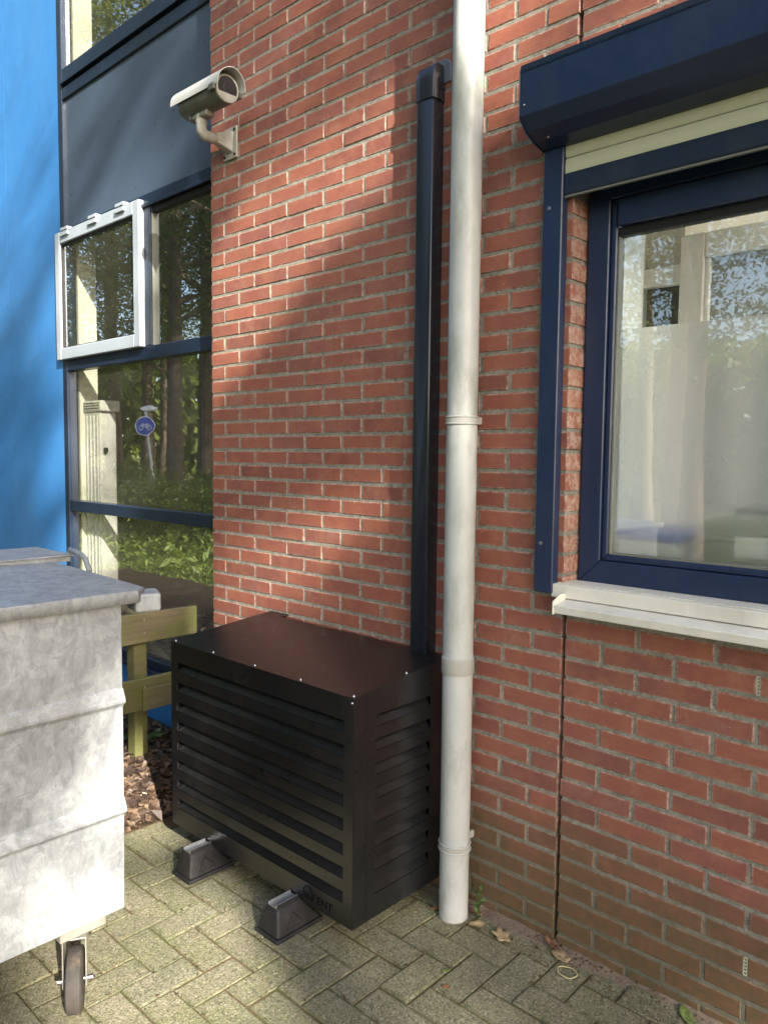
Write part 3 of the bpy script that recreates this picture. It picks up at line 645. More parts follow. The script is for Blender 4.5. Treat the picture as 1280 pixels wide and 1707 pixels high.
room('window_board', 'white', (1.80, 3.4, .145, .62, 1.10, 1.16))
b1 = thing('storage_tub', 'white tub with blue lid blurred behind frosted glass', 'tub', (2.05, .24, 1.16))
MB().hexa([(1.955, .150, 1.1605), (2.135, .150, 1.1605), (2.135, .32, 1.1605), (1.955, .32, 1.1605), (1.945, .142, 1.298), (2.148, .142, 1.298), (2.148, .33, 1.298), (1.945, .33, 1.298)]).build('tub_body', 'whitebox', b1, .008)
box('lid', 'bluelid', (1.937, 2.158, .134, .34, 1.2985, 1.322), b1, .006)
b2 = thing('green_case', 'dark green case with handle blurred behind frosted glass', 'case', (2.3, .25, 1.16))
box('case_body', 'greenbox', (2.195, 2.47, .165, .33, 1.1605, 1.372), b2, .012); MB().tube([(2.26, .25, 1.372), (2.26, .25, 1.395), (2.35, .25, 1.395), (2.35, .25, 1.372)], .008, 8).build('handle', 'gasket', b2)
box('case_label', 'whitebox', (2.30, 2.39, .1635, .1648, 1.27, 1.33), b2)

# ================================================================== DOWNPIPE
PX, PY, PR = 1.537, -.10, .05
dp = thing('downpipe', 'pale grey plastic rainwater downpipe with collars on brick wall', 'downpipe', (PX, PY, 0))
def pz_(z0, z1, r=PR): return MB().tube([(PX, PY, z0), (PX, PY, z1)], r, 48)
pz_(-.02, .235, PR - .0008).build('pipe_section', 'pvc', dp, smooth=50); pz_(.2355, .846).build('pipe_section', 'pvc', dp, smooth=50)
pz_(.8465, 1.655).build('pipe_section', 'pvc', dp, smooth=50); pz_(1.6555, 5.0, PR - .0006).build('pipe_section', 'pvc', dp, smooth=50)
MB().tube([(PX, PY, z) for z in (.836, .837, .838, .889, .892)], [.0505, .0535, .0540, .0540, .0512], 48).build('collar', 'pvcr', dp, smooth=40)
for z in (1.664, .248):
    MB().tube([(PX, PY, z - .012), (PX, PY, z + .012)], .0528, 48).build('clip_band', 'pvcr', dp, smooth=50)
    for s in (-1, 1): MB().ring((PX, PY, z + s * .011), (0, 0, 1), .0528, .0026, 48, 8).build('clip_rim', 'pvc', dp, smooth=60)
    box('clip_bracket', 'pvcr', (PX - .006, PX + .006, PY + .045, .006, z - .01, z + .014), dp, .002)
# ================================================================== DUCT COVER
dc = thing('duct_cover', 'black plastic duct cover running up the wall beside downpipe', 'duct', (1.33, -.03, .83))
def dprof(e=0., y1=-.001):
    x0, x1, yf = 1.292 - e, 1.366 + e, -.0635 - e
    p = [(x0, y1), (x0, yf + .008)]
    for k in range(6): a = math.pi + k * math.pi / 10; p.append((x0 + .008 + .008 * math.cos(a), yf + .008 + .008 * math.sin(a)))
    p += [(x1 - .004, yf), (x1, yf + .004), (x1, -.022), (x1 - .004, -.018), (x1 - .004, y1)]
    return p
MB().prism(dprof(), .80, 2.752, 'z').build('duct_body', 'duct', dc, .001, smooth=40)
cp = MB(); pr = dprof(.003); n_ = len(pr); zs = [(2.738, 1., 0), (2.80, 1., 0), (2.825, .97, .006), (2.843, .85, .016), (2.852, .66, .030)]
o0 = 0
for z, s_, sh in zs:
    for (x, y) in pr: cp.v.append((1.329 + (x - 1.329) * (1 if s_ == 1 else .985), -.001 + (y + .001) * s_, z))
for i in range(len(zs) - 1):
    for k in range(n_): cp.f.append((i * n_ + k, i * n_ + (k + 1) % n_, (i + 1) * n_ + (k + 1) % n_, (i + 1) * n_ + k))
cp.f.append(tuple(range(n_))[::-1]); cp.f.append(tuple((len(zs) - 1) * n_ + k for k in range(n_)))
cp.build('end_cap', 'duct', dc, 0, smooth=45)
MB().prism([(1.268, 2.80), (1.392, 2.80), (1.392, 2.855), (1.380, 2.874), (1.362, 2.880), (1.300, 2.880), (1.280, 2.872)], -.0065, -.0006, 'y').build('wall_flange', 'flange', dc, .0015)

# ================================================================== HEAT PUMP HOUSING
ux0, ux1, uy0, uy1, uz0 = .443, 1.453, -.500, -.040, .090
zf, zbk = .817, .861
hp = thing('heat_pump_cover', 'black louvred metal outdoor unit cover standing on rubber feet', 'unit cover', (.9, -.24, 0))
sx0, sx1 = .483, 1.412; tops = [.742 - .0775 * k for k in range(8)]; sh = .0385
fp = MB(); th = .0014; yf = uy0
fp.box(ux0, sx0, yf, yf + th, uz0, zf); fp.box(sx1, ux1, yf, yf + th, uz0, zf)
edges = [zf] + sum([[t, t - sh] for t in tops], []) + [uz0]
for i in range(0, len(edges), 2): fp.box(sx0, sx1, yf, yf + th, edges[i + 1], edges[i])
fo = fp.build('front_panel', 'black', hp)
bm = bmesh.new(); bm.from_mesh(fo.data); bmesh.ops.remove_doubles(bm, verts=bm.verts, dist=.0003); bm.to_mesh(fo.data); bm.free()
for t in tops:
    MB().prism([(yf + .0026, t - sh + .0006), (yf + .0045, t - sh + .0006), (yf + .036, t + .006), (yf + .0345, t + .007)], sx0 - .004, sx1 + .004, 'x').build('louvre_blade', 'black', hp)
for xx in (sx0 - .0075, sx1 + .0055): box('slot_blackout', 'blackin', (xx, xx + .002, yf + .003, yf + .049, .10, .78), hp)  # black plates added to keep sun glints out of the slot ends
for xx in (sx0 - .0040, ): pass
# right side: corner post, then a louvred panel
def zt_(y): return zf + (zbk - zf) * (y - uy0) / (uy1 - uy0)
xs = ux1
sy0, sy1 = -.400, -.135
sp = MB()
def sidequad(y0, y1, z0a, z1a, z0b=None, z1b=None):
    z0b = z0a if z0b is None else z0b; z1b = z1a if z1b is None else z1b
    sp.hexa([(xs - th, y0, z0a), (xs, y0, z0a), (xs, y1, z0b), (xs - th, y1, z0b), (xs - th, y0, z1a), (xs, y0, z1a), (xs, y1, z1b), (xs - th, y1, z1b)])
sidequad(-.440, sy0, uz0, zt_(-.440), uz0, zt_(sy0)); sidequad(sy1, uy1, uz0, zt_(sy1), uz0, zt_(uy1))
stops = [.746 - .0775 * k for k in range(8)]
sidequad(sy0, sy1, stops[0], zt_(sy0), stops[0], zt_(sy1))
for k in range(8):
    lo = stops[k + 1] if k < 7 else uz0
    sidequad(sy0, sy1, lo, stops[k] - sh)
sp.build('side_panel', 'black', hp)
for t in stops:
    MB().prism([(xs - .0026, t - sh + .0006), (xs - .0045, t - sh + .0006), (xs - .036, t + .006), (xs - .0345, t + .007)], sy0 - .004, sy1 + .004, 'y').build('louvre_blade', 'black', hp)
MB().hexa([(xs - .0035, uy0 + th, uz0), (xs + .0008, uy0 + th, uz0), (xs + .0008, -.4415, uz0), (xs - .0035, -.4415, uz0), (xs - .0035, uy0 + th, zf), (xs + .0008, uy0 + th, zf), (xs + .0008, -.4415, zt_(-.4415)), (xs - .0035, -.4415, zt_(-.4415))]).build('corner_post', 'black', hp)
MB().hexa([(ux0, uy0 + th, uz0), (ux0 + th, uy0 + th, uz0), (ux0 + th, uy1, uz0), (ux0, uy1, uz0), (ux0, uy0 + th, zf), (ux0 + th, uy0 + th, zf), (ux0 + th, uy1, zbk), (ux0, uy1, zbk)]).build('side_panel', 'black', hp)
tp = MB(); e = .003
tp.hexa([(ux0 - e, uy0 - e, zf + .0006), (ux1 + e, uy0 - e, zf + .0006), (ux1 + e, uy1, zbk + .0006), (ux0 - e, uy1, zbk + .0006), (ux0 - e, uy0 - e, zf + .003), (ux1 + e, uy0 - e, zf + .003), (ux1 + e, uy1, zbk + .003), (ux0 - e, uy1, zbk + .003)])
dz = (zbk - zf) / (uy1 - uy0)
zw = zbk + dz * .038
tp.hexa([(ux0 - e, uy1, zbk + .0006), (.535, uy1, zbk + .0006), (.56, -.002, zw + .0006), (ux0 - e, -.002, zw + .0006), (ux0 - e, uy1, zbk + .003), (.535, uy1, zbk + .003), (.56, -.002, zw + .003), (ux0 - e, -.002, zw + .003)])
tp.build('top_panel', 'black', hp)
box('inner_liner', 'blackin', (ux0 + .02, ux1 - .05, uy0 + .05, uy1 - .03, .11, .79), hp)
for (x, y) in ((.462, -.490), (.713, -.490), (.960, -.490), (1.200, -.490), (1.444, -.490), (1.444, -.250)):
    zc = zt_(y) + .003
    MB().tube([(x, y, zc), (x, y, zc + .003), (x, y, zc + .0055)], [.0050, .0046, .0022], 12).build('screw', 'screw', hp, smooth=40)
MB().tube([(1.447, uy0 - .0002, .803), (1.447, uy0 - .003, .803)], [.005, .003], 10).build('screw', 'screw', hp, smooth=40)
# lettering cut into the lower rail
def text_mesh(txt, size, x, z, y, name, parent, m='blackin', sx=1.):
    cu_ = bpy.data.curves.new(name, 'FONT'); cu_.body = txt; cu_.size = size; cu_.extrude = .0004
    to = bpy.data.objects.new(name, cu_); COL.objects.link(to); bpy.context.view_layer.update()
    me = bpy.data.meshes.new_from_object(to.evaluated_get(bpy.context.evaluated_depsgraph_get()))
    COL.objects.unlink(to); bpy.data.objects.remove(to)
    loc = ROOT[parent.name]
    me.transform(Matrix.Translation((x - loc[0], y - loc[1], z - loc[2])) @ Matrix.Rotation(R(90), 4, 'X') @ Matrix.Scale(sx, 4, (1, 0, 0)))
    me.materials.clear(); me.materials.append(M[m]); o = bpy.data.objects.new(name, me); COL.objects.link(o); o.parent = parent; return o
text_mesh('ENT', .034, 1.2920, .1115, uy0 - .0006, 'lettering', hp, sx=1.18)
q = MB()
q.ring((1.2510, uy0 - .0006, 0.1315), (0, 1, 0), .0205, .0016, 36, 6)
q.hexa([(1.2445, uy0 - .0012, 0.1255), (1.2470, uy0 - .0012, 0.1265), (1.2470, uy0, 0.1265), (1.2445, uy0, 0.1255), (1.2690, uy0 - .0012, 0.1080), (1.2725, uy0 - .0012, 0.1080), (1.2725, uy0, 0.1080), (1.2690, uy0, 0.1080)])
q.hexa([(1.2690, uy0 - .0012, 0.1080), (1.2725, uy0 - .0012, 0.1080), (1.2725, uy0, 0.1080), (1.2690, uy0, 0.1080), (1.2820, uy0 - .0012, 0.1350), (1.2860, uy0 - .0012, 0.1350), (1.2860, uy0, 0.1350), (1.2820, uy0, 0.1350)])
q.build('lettering', 'blackin', hp)
# rubber feet with aluminium rail
def foot(x, label, skew):
    t = thing('rubber_block', label, 'support block', (x, -.4, 0), 'rubber feet under the unit cover')
    y0, y1 = -.622, -.12; w0, w1, h = .058, .034, .106
    b = MB(); yb = -.425
    def sec(z, w, ya, ye): return [(x - w, ya, z), (x + w, ya, z), (x + w, ye, z), (x - w, ye, z)]
    b.hexa(sec(0, w0, y0, yb) + sec(.014, w0, y0, yb))
    b.build('base_flange', 'rubber', t, .003)
    bb = MB(); rings = [sec(.0145, w0 * .95, y0 + .004, yb - .004), sec(h - .022, .034, y0 + .020, -.487), sec(h - .008, .0255, y0 + .024, -.496)]
    for ring_ in rings: bb.v += ring_
    for i in range(2):
        for k in range(4): bb.f.append((i * 4 + k, i * 4 + (k + 1) % 4, i * 4 + 4 + (k + 1) % 4, i * 4 + 4 + k))
    bb.f += [(3, 2, 1, 0), (8, 9, 10, 11)]
    bb.build('block_body', 'rubber', t, .009, seg=3, smooth=35)
    for s_ in (-1, 1): MB().box(x + s_ * .0215 - .003, x + s_ * .0215 + .003, y0 + .028, -.502, h - .012, h + .0005).build('rail_lip', 'rubber', t, .002)
    for s in (-1, 1):         # raised triangular ribs on the flanks
        rb = MB(); pts = []
        for (yy, zz) in ((-.575, .030), (-.545, .074), (-.505, .030), (-.575, .030)):
            k = (zz - .0145) / (h - .022 - .0145); pts.append((x + s * (w0 * .95 + (.034 - w0 * .95) * k + .0002), yy, zz))
        rb.tube(pts, .0022, 6).build('rib', 'rubber', t, smooth=50)
    MB().prism([(x - .020, h - .0098), (x + .020, h - .0098), (x + .020, h + .002), (x + .0165, h + .002), (x + .0165, h - .006), (x - .0165, h - .006), (x - .0165, h + .002), (x - .020, h + .002)], y0 + .026, uy0 - .004, 'y').build('rail', 'alu', t, .0006)
    return t
foot(.692, 'black rubber foot with aluminium rail under the cover, nearer the bin', 0)
foot(1.186, 'black rubber foot with aluminium rail beside the lettering', 0)

# ================================================================== CCTV CAMERA
cc = thing('security_camera', 'weathered grey security camera with hood on wall bracket', 'camera', (.16, 0, 2.915))
MB().prism([(.112, 2.848), (.208, 2.848), (.208, 2.982), (.112, 2.982)], -.010, -.0012, 'y').build('wall_plate', 'bracket', cc, .002)
MB().hexa([(.135, -.0102, 2.872), (.185, -.0102, 2.872), (.178, -.085, 2.895), (.142, -.085, 2.895), (.128, -.0102, 2.960), (.192, -.0102, 2.960), (.178, -.085, 2.937), (.142, -.085, 2.937)]).build('bracket_neck', 'bracket', cc, .005, seg=2)
MB().tube([(.16, -.07, 2.914), (.16, -.115, 2.911), (.16, -.142, 2.912), (.161, -.156, 2.926), (.162, -.158, 2.948)], [.022, .0225, .024, .024, .022], 16).build('arm', 'bracket', cc, smooth=50)
MB().tube([(.162, -.158, 2.944), (.163, -.158, 2.950), (.164, -.158, 2.985), (.165, -.158, 2.992)], [.021, .0245, .0245, .018], 16).build('swivel_post', 'bracket', cc, smooth=40)
A0 = Vector((.045, -.150, 3.050)); A1 = Vector((.350, -.162, 3.038)); ax = (A1 - A0).normalized()
up = Vector((0, 0, 1)); up = (up - ax * up.dot(ax)).normalized(); sd = ax.cross(up)
def at(t, a=0, b=0): return A0 + ax * t + sd * a + up * b
LB = (A1 - A0).length
MB().tube([at(0), at(.004), at(.02), at(LB - .006), at(LB)], [.040, .052, .057, .057, .055], 32).build('housing', 'housingd', cc, smooth=40)
MB().tube([at(LB), at(LB + .008)], [.056, .054], 32).build('front_ring', 'bracket', cc, smooth=40)
MB().tube([at(LB + .0082), at(LB + .0088)], [.046, .046], 32).build('front_glass', 'lensdark', cc)
MB().tube([at(LB + .009, .0, .0), at(LB + .010)], [.020, .018], 20).build('lens', 'gasket', cc)
MB().prism([(0, 0), (0, 0), (0, 0)], 0, 0) if 0 else None
# pale lower plate seen behind the glass
pl_ = MB(); vs = [at(LB + .0092, .046 * math.cos(a), .046 * math.sin(a)) for a in [R(205 + i * 13) for i in range(11)]]
pl_.add(vs, [tuple(range(len(vs)))]).build('inner_tray', 'bracket', cc, fix=False)
hd = MB(); arc = [R(-8 + i * 196 / 16) for i in range(17)]; o = 0
for t in (-.030, LB + .050):
    for r_ in (.064, .0665):
        hd.v += [tuple(at(t if not (t > .1) else t - .010 * abs(math.cos(a)), r_ * math.cos(a), r_ * math.sin(a) + .004)) for a in arc]
for i in range(16):
    hd.f += [(i, i + 1, 34 + i + 1, 34 + i), (17 + i, 51 + i, 51 + i + 1, 17 + i + 1), (i, 17 + i, 18 + i, i + 1), (34 + i, 35 + i, 52 + i, 51 + i)]
hd.f += [(0, 34, 51, 17), (16, 33, 67, 50)]
hd.build('hood', 'hood', cc, smooth=40)
MB().hexa([tuple(at(t, a, b)) for (t, a, b) in ((.05, -.024, -.075), (.185, -.024, -.075), (.185, .024, -.075), (.05, .024, -.075), (.05, -.02, -.05), (.19, -.02, -.05), (.19, .02, -.05), (.05, .02, -.05))]).build('mount_shoe', 'housing', cc, .004)
MB().tube([at(.08, .02, -.066), at(.08, .034, -.066)], .009, 8).build('bolt', 'screw', cc)
for s in (-1, 1): MB().hexa([tuple(at(t, s * a, b)) for (t, a, b) in ((LB - .03, .057, -.022), (LB + .012, .057, -.022), (LB + .012, .069, -.022), (LB - .03, .069, -.022), (LB - .03, .057, .004), (LB + .012, .057, .004), (LB + .012, .069, .004), (LB - .03, .069, .004))]).build('hood_clip', 'housingd', cc, .002)
for (x, z) in ((.124, 2.968), (.196, 2.968), (.124, 2.862), (.196, 2.862)): MB().tube([(x, -.010, z), (x, -.014, z)], .006, 8).build('bolt', 'lensdark', cc)

# ================================================================== GALVANISED BIN
BX, BYb, BYf, BXl = 1.088, -1.048, -2.25, .16
bn = thing('waste_container', 'galvanised steel wheeled waste container at the left', 'waste container', ((BX + BXl) / 2, (BYb + BYf) / 2, 0))
prof = [(0, 1.135), (0, .893), (.004, .888), (.011, .860), (.011, .852), (.003, .842), (.001, .838), (0, .58), (.004, .572), (.011, .546), (.011, .538), (.002, .528), (0, .524), (-.004, .262), (-.004, .25)]
bd = MB()
n_ = len(prof); corners = [(BX, BYf, 1, -1), (BX, BYb, 1, 1), (BXl, BYb, -1, 1), (BXl, BYf, -1, -1)]
for (dx, z) in prof:
    for (cx, cy, sx, sy) in corners: bd.v.append((cx + dx * sx, cy + dx * sy * .35, z))
for i in range(n_ - 1):
    for k in range(4): bd.f.append((i * 4 + k, i * 4 + (k + 1) % 4, (i + 1) * 4 + (k + 1) % 4, (i + 1) * 4 + k))
bd.f.append((n_ * 4 - 4, n_ * 4 - 3, n_ * 4 - 2, n_ * 4 - 1)); bd.f.append((0, 3, 2, 1))
bd.build('body', 'galv', bn, .0015)
# lid: shallow pitched sheet with turned-down lip
ld = MB(); lx0, lx1, ly0, ly1 = BXl - .03, BX + .022, BYf - .03, BYb + .075
zc = 1.158
def lidz(x, y): return zc + .010 * (1 - abs((x - .62) / .5) ** 2) if 1 else zc
nx, ny = 14, 34
for i in range(nx + 1):
    for j in range(ny + 1):
        x = lx0 + (lx1 - lx0) * i / nx; y = ly0 + (ly1 - ly0) * j / ny
        if i == nx and j == ny: x -= .035; y -= .0
        z = zc + .008 + .012 * min(1, (lx1 - x) / .5) + .004 * noise.noise((x * 5, y * 5, 0)) * (0 if i in (0, nx) or j in (0, ny) else 1); ld.v.append((x, y, z))
for i in range(nx):
    for j in range(ny):
        a = i * (ny + 1) + j; ld.f.append((a, a + ny + 1, a + ny + 2, a + 1))
def lip(idx):
    o = len(ld.v)
    for k in idx: x, y, z = ld.v[k]; ld.v.append((x, y, z - .034))
    for q_ in range(len(idx) - 1): ld.f.append((idx[q_], idx[q_ + 1], o + q_ + 1, o + q_))
lip([nx * (ny + 1) + j for j in range(ny + 1)]); lip([i * (ny + 1) + ny for i in range(nx, -1, -1)]); lip([i * (ny + 1) for i in range(nx + 1)]); lip([j for j in range(ny, -1, -1)])
lo = ld.build('lid', 'galv', bn, fix=False, smooth=35)
sm = lo.modifiers.new('thick', 'SOLIDIFY'); sm.thickness = .004; sm.offset = -1
# raised flange across the lid, lifting handle, hinge lug
MB().hexa([(.46, BYf, 1.172), (.468, BYf, 1.172), (.468, BYb + .145, 1.172), (.46, BYb + .145, 1.172), (.455, BYf, 1.192), (.470, BYf, 1.192), (.470, BYb + .145, 1.192), (.455, BYb + .145, 1.192)]).build('lid_flange', 'galv', bn, .001)
box('lid_flange_top', 'galv', (.18, .480, BYf, BYb + .15, 1.1925, 1.197), bn, .001)
hw = [(.455, -.905), (.60, -.93)]
MB().tube([(.44, -.900, 1.175), (.455, -.900, 1.205), (.47, -.905, 1.214), (.62, -.935, 1.212), (.66, -.943, 1.204), (.715, -.957, 1.170)], .0085, 8).build('handle', 'galv', bn, smooth=50)
MB().hexa([(1.00, -.985, 1.098), (1.098, -1.010, 1.098), (1.115, -.940, 1.098), (1.03, -.905, 1.098), (1.00, -.985, 1.152), (1.098, -1.010, 1.152), (1.115, -.940, 1.152), (1.03, -.905, 1.152)]).build('hinge_lug', 'galv', bn, .008, seg=2)
# castors
def castor(cx, cy, yaw):
    ca = MB().box(cx - .052, cx + .052, cy - .066, cy + .066, .2185, .249).build('castor_bracket', 'steel', bn, .003)
    rot = Matrix.Rotation(yaw, 4, 'Z')
    def T(p): v = rot @ Vector(p); return (v.x + cx, v.y + cy, v.z)
    f = MB(); off = -.035
    for s in (-1, 1):
        f.hexa([T(p) for p in ((s * .030 - .0018, off - .022, .076), (s * .030 + .0018, off - .022, .076), (s * .030 + .0018, off + .022, .076), (s * .030 - .0018, off + .022, .076), (s * .030 - .0018, -.05, .212), (s * .030 + .0018, -.05, .212), (s * .030 + .0018, .05, .212), (s * .030 - .0018, .05, .212))])
    f.hexa([T(p) for p in ((-.0318, -.05, .2085), (.0318, -.05, .2085), (.0318, .05, .2085), (-.0318, .05, .2085), (-.0318, -.05, .2125), (.0318, -.05, .2125), (.0318, .05, .2125), (-.0318, .05, .2125))])
    f.tube([(cx, cy, .2128), (cx, cy, .2184)], .035, 20)
    f.build('fork', 'steel', ca, .001)
    MB().tube([T((-.046, off, .086)), T((.046, off, .086))], .008, 10).build('axle', 'screw', ca, smooth=40)
    MB().tube([T((a, off, .086)) for a in (-.0225, -.0215, -.017, .017, .0215, .0225)], [.040, .077, .0850, .0850, .077, .040], 36).build('wheel', 'tyre', ca, smooth=35)
castor(1.022, -1.165, R(60)); castor(1.012, -2.10, R(20)); castor(.25, -1.185, R(0)); castor(.25, -2.1, R(0))

# ================================================================== WOODEN FENCE
fe = thing('wooden_fence', 'low mossy wooden plank fence between waste container and glazing', 'fence', (-.2, -.4, 0))
FXx = -.205
def plank(z0, z1, z0b, z1b, y0, y1, x0=FXx, th_=.028): return MB().hexa([(x0 - th_, y0, z0), (x0, y0, z0), (x0, y1, z0b), (x0 - th_, y1, z0b), (x0 - th_, y0, z1), (x0, y0, z1), (x0, y1, z1b), (x0 - th_, y1, z1b)])
plank(.655, .812, .652, .792, -1.9, .045).build('plank', 'wood', fe, .004)
plank(.334, .488, .330, .480, -1.9, .03).build('plank', 'wood', fe, .004)
for y in (-.250, -1.25):
    MB().hexa([(FXx - .098, y - .034, -.1), (FXx - .029, y - .034, -.1), (FXx - .029, y + .034, -.1), (FXx - .098, y + .034, -.1), (FXx - .098, y - .034, .80), (FXx - .029, y - .034, .80), (FXx - .029, y + .034, .815), (FXx - .098, y + .034, .815)]).build('post', 'wood', fe, .004)
    for z in (.70, .765, .39, .44): MB().tube([(FXx - .001, y + .004, z), (FXx + .002, y + .004, z)], .0045, 8).build('nail', 'steel', fe)
MB().hexa([(FXx + .0008, -.265, .331), (FXx + .020, -.265, .331), (FXx + .020, .02, .332), (FXx + .0008, .02, .332), (FXx + .0008, -.265, .437), (FXx + .020, -.265, .437), (FXx + .020, .02, .436), (FXx + .0008, .02, .436)]).build('plank', 'wood', fe, .003)

# ================================================================== SMALL THINGS ON THE GROUND
def plant(name, label, cat, loc, n, size, rr, m, upr=.6, group=None):
    t = thing(name, label, cat, loc, group); vs = []; fs = []; at_ = []
    st = MB()
    for k in range(n):
        a = rr.uniform(0, 6.28); r_ = rr.uniform(.2, 1) * size; h = size * upr * rr.uniform(.5, 1.3)
        tip = Vector(loc) + Vector((math.cos(a) * r_, math.sin(a) * r_, h)); mid = Vector(loc) + Vector((math.cos(a) * r_ * .35, math.sin(a) * r_ * .35, h * .7))
        st.tube([loc, mid, tip], [.0016, .0013, .0008], 4)
        for q_ in range(2):
            leaf_quad(vs, fs, at_, tip.lerp(mid, q_ * .45), (rr.gauss(0, .4), rr.gauss(0, .4), 1), size * rr.uniform(.45, .75), rr, .62, .3)
    st.build('stem', m, t); MB().add(vs, fs).build('leaves', m, t, fix=False, attr=at_)
    return t
rr = random.Random(11)
plant('weed', 'small weed growing beside the foot of the downpipe', 'weed', (1.605, -.055, 0.), 7, .035, rr, 'weed', 2.2)
plant('seedling', 'green seedling in dead leaves right of the fence post', 'plant', (-.36, -.12, .08), 10, .085, rr, 'weed', .7, 'seedlings in the planting bed')
plant('seedling', 'green seedling in dead leaves left of the fence post', 'plant', (-.45, -.22, .08), 7, .07, rr, 'weed', .7, 'seedlings in the planting bed')
def flat_leaf(label, x, y, L, Wd, rot, m, lobes, curl, seed, z=.004, name='fallen_leaf'):
    rr = random.Random(seed); n = 22; out = []
    for i in range(n):
        a = 2 * math.pi * i / n; r_ = 1 - (lobes * (.5 + .5 * math.cos(a * 5 + 1.2)) if lobes else .12 * rr.random())
        out.append((math.cos(a) * L * r_, math.sin(a) * Wd * r_))
    ca, sa = math.cos(rot), math.sin(rot); vs = []; z0 = z
    def P(px, py): return (x + px * ca - py * sa, y + px * sa + py * ca, z0 + curl * (abs(py) / Wd) ** 1.5 * Wd + curl * .5 * (px / L) ** 2 * L + .003 * noise.noise((px * 60, py * 60, seed)))
    vs = [P(0, 0)] + [P(px * .5, py * .5) for px, py in out] + [P(*q_) for q_ in out]; fs = []
    for i in range(n): j = (i + 1) % n; fs += [(0, 1 + i, 1 + j), (1 + i, 1 + n + i, 1 + n + j, 1 + j)]
    vs += [P(-L * 1.0, 0), P(-L * 1.45, .004), P(-L * 1.45, .0055)]; k = len(vs) - 3; fs.append((k, k + 1, k + 2))
    o = MB().add(vs, fs).build(name, m, fix=False, smooth=60); s = o.modifiers.new('thick', 'SOLIDIFY'); s.thickness = .0007
    return tag(o, label, 'leaf', 'dead leaves lying on the paving')
flat_leaf('pale lobed oak leaf lying near the wall right of the downpipe', 1.724, -.088, .046, .030, R(-30), 'dryleaf', .42, .25, 1)
flat_leaf('pale squarish dead leaf lying below the expansion joint', 1.918, -.050, .036, .022, R(-15), 'dryleaf', 0, .35, 2)
flat_leaf('curled brown leaf against the wall below the expansion joint', 1.868, -.022, .034, .016, R(-20), 'dryleafb', .3, 1.1, 3)
flat_leaf('small olive leaf right beside the foot of the downpipe', 1.632, -.098, .028, .016, R(40), 'dryleaf', 0, .4, 4)
flat_leaf('green leaf lying against the wall at the bottom right', 2.302, -.035, .040, .017, R(-50), 'greenleaf', 0, .5, 5)
flat_leaf('small greenish leaf lying among the pavers in the foreground', 1.700, -.345, .016, .009, R(60), 'greenleaf', 0, .4, 6)
flat_leaf('tiny brown leaf left of the foot of the downpipe', 1.478, -.125, .018, .008, R(80), 'dryleafb', .2, .9, 7)
flat_leaf('small brown flat leaf on the pavers in the foreground', 1.745, -.40, .015, .011, R(20), 'dryleafb', .2, .2, 8)
flat_leaf('pale leaf in the corner behind the downpipe', 1.590, -.045, .026, .014, R(10), 'dryleafb', .3, .6, 9)
rb = MB(); pts = [(1.968 + .030 * math.cos(a) * (1 + .08 * math.sin(3 * a)), -.100 + .024 * math.sin(a), .006 + .002 * math.sin(2 * a)) for a in [2 * math.pi * i / 30 for i in range(31)]]
tag(rb.tube(pts, .0014, 6, False).build('rubber_band', 'band', smooth=60), 'thin yellow rubber band ring lying on the pavers', 'rubber band')
rr = random.Random(21); vs = []; fs = []; at_ = []
for k in range(1500):
    if rr.random() < .22: x = rr.uniform(1.45, 2.5); y = -abs(rr.gauss(0, .05)) - .004
    else:
        a_, x, y, rot_ = pl[rr.randrange(150)]; hx, hy = (U, U / 2) if rot_ == 0 else (U / 2, U)
        if rr.random() < .5: x += rr.uniform(-hx, hx); y += rr.choice((-hy, hy))
        else: y += rr.uniform(-hy, hy); x += rr.choice((-hx, hx))
        x += rr.gauss(0, .004); y += rr.gauss(0, .004)
    leaf_quad(vs, fs, at_, (x, y, .003 + rr.uniform(0, .003) + (.006 if y > -.05 else 0)), (rr.gauss(0, .3), rr.gauss(0, .3), 1), rr.uniform(.004, .014), rr, rr.uniform(.3, .9), .3)
tag(MB().add(vs, fs).build('paving_debris', 'litter', fix=False, attr=at_), 'tiny leaf crumbs and grit scattered over the paving', 'debris', kind='stuff')

# ================================================================== TREES, SHRUBS, LAMP (behind the viewer; seen in the glass, shade the wall)
def crown_leaves(rr, centre, rad, nclump, nleaf, size, keep=None, clump=.42):
    vs = []; fs = []; at_ = []; centre = Vector(centre)
    for c in range(nclump):
        while True:
            d = Vector((rr.uniform(-1, 1), rr.uniform(-1, 1), rr.uniform(-1, 1)))
            if .25 < d.length < 1: break
        cp_ = centre + Vector((d.x * rad[0], d.y * rad[1], d.z * rad[2])); tone = rr.uniform(-.25, .25); cs = clump * rr.uniform(.6, 1.4)
        for k in range(nleaf // nclump):
            p = cp_ + Vector((rr.gauss(0, cs), rr.gauss(0, cs), rr.gauss(0, cs * .55)))
            if keep and not keep(p): continue
            leaf_quad(vs, fs, at_, p, (rr.gauss(0, .8), rr.gauss(0, .8), 1), size * rr.uniform(.6, 1.3), rr, .6, .2)
            at_[-1] = at_[-2] = min(1, max(0, at_[-1] + tone))
    return vs, fs, at_
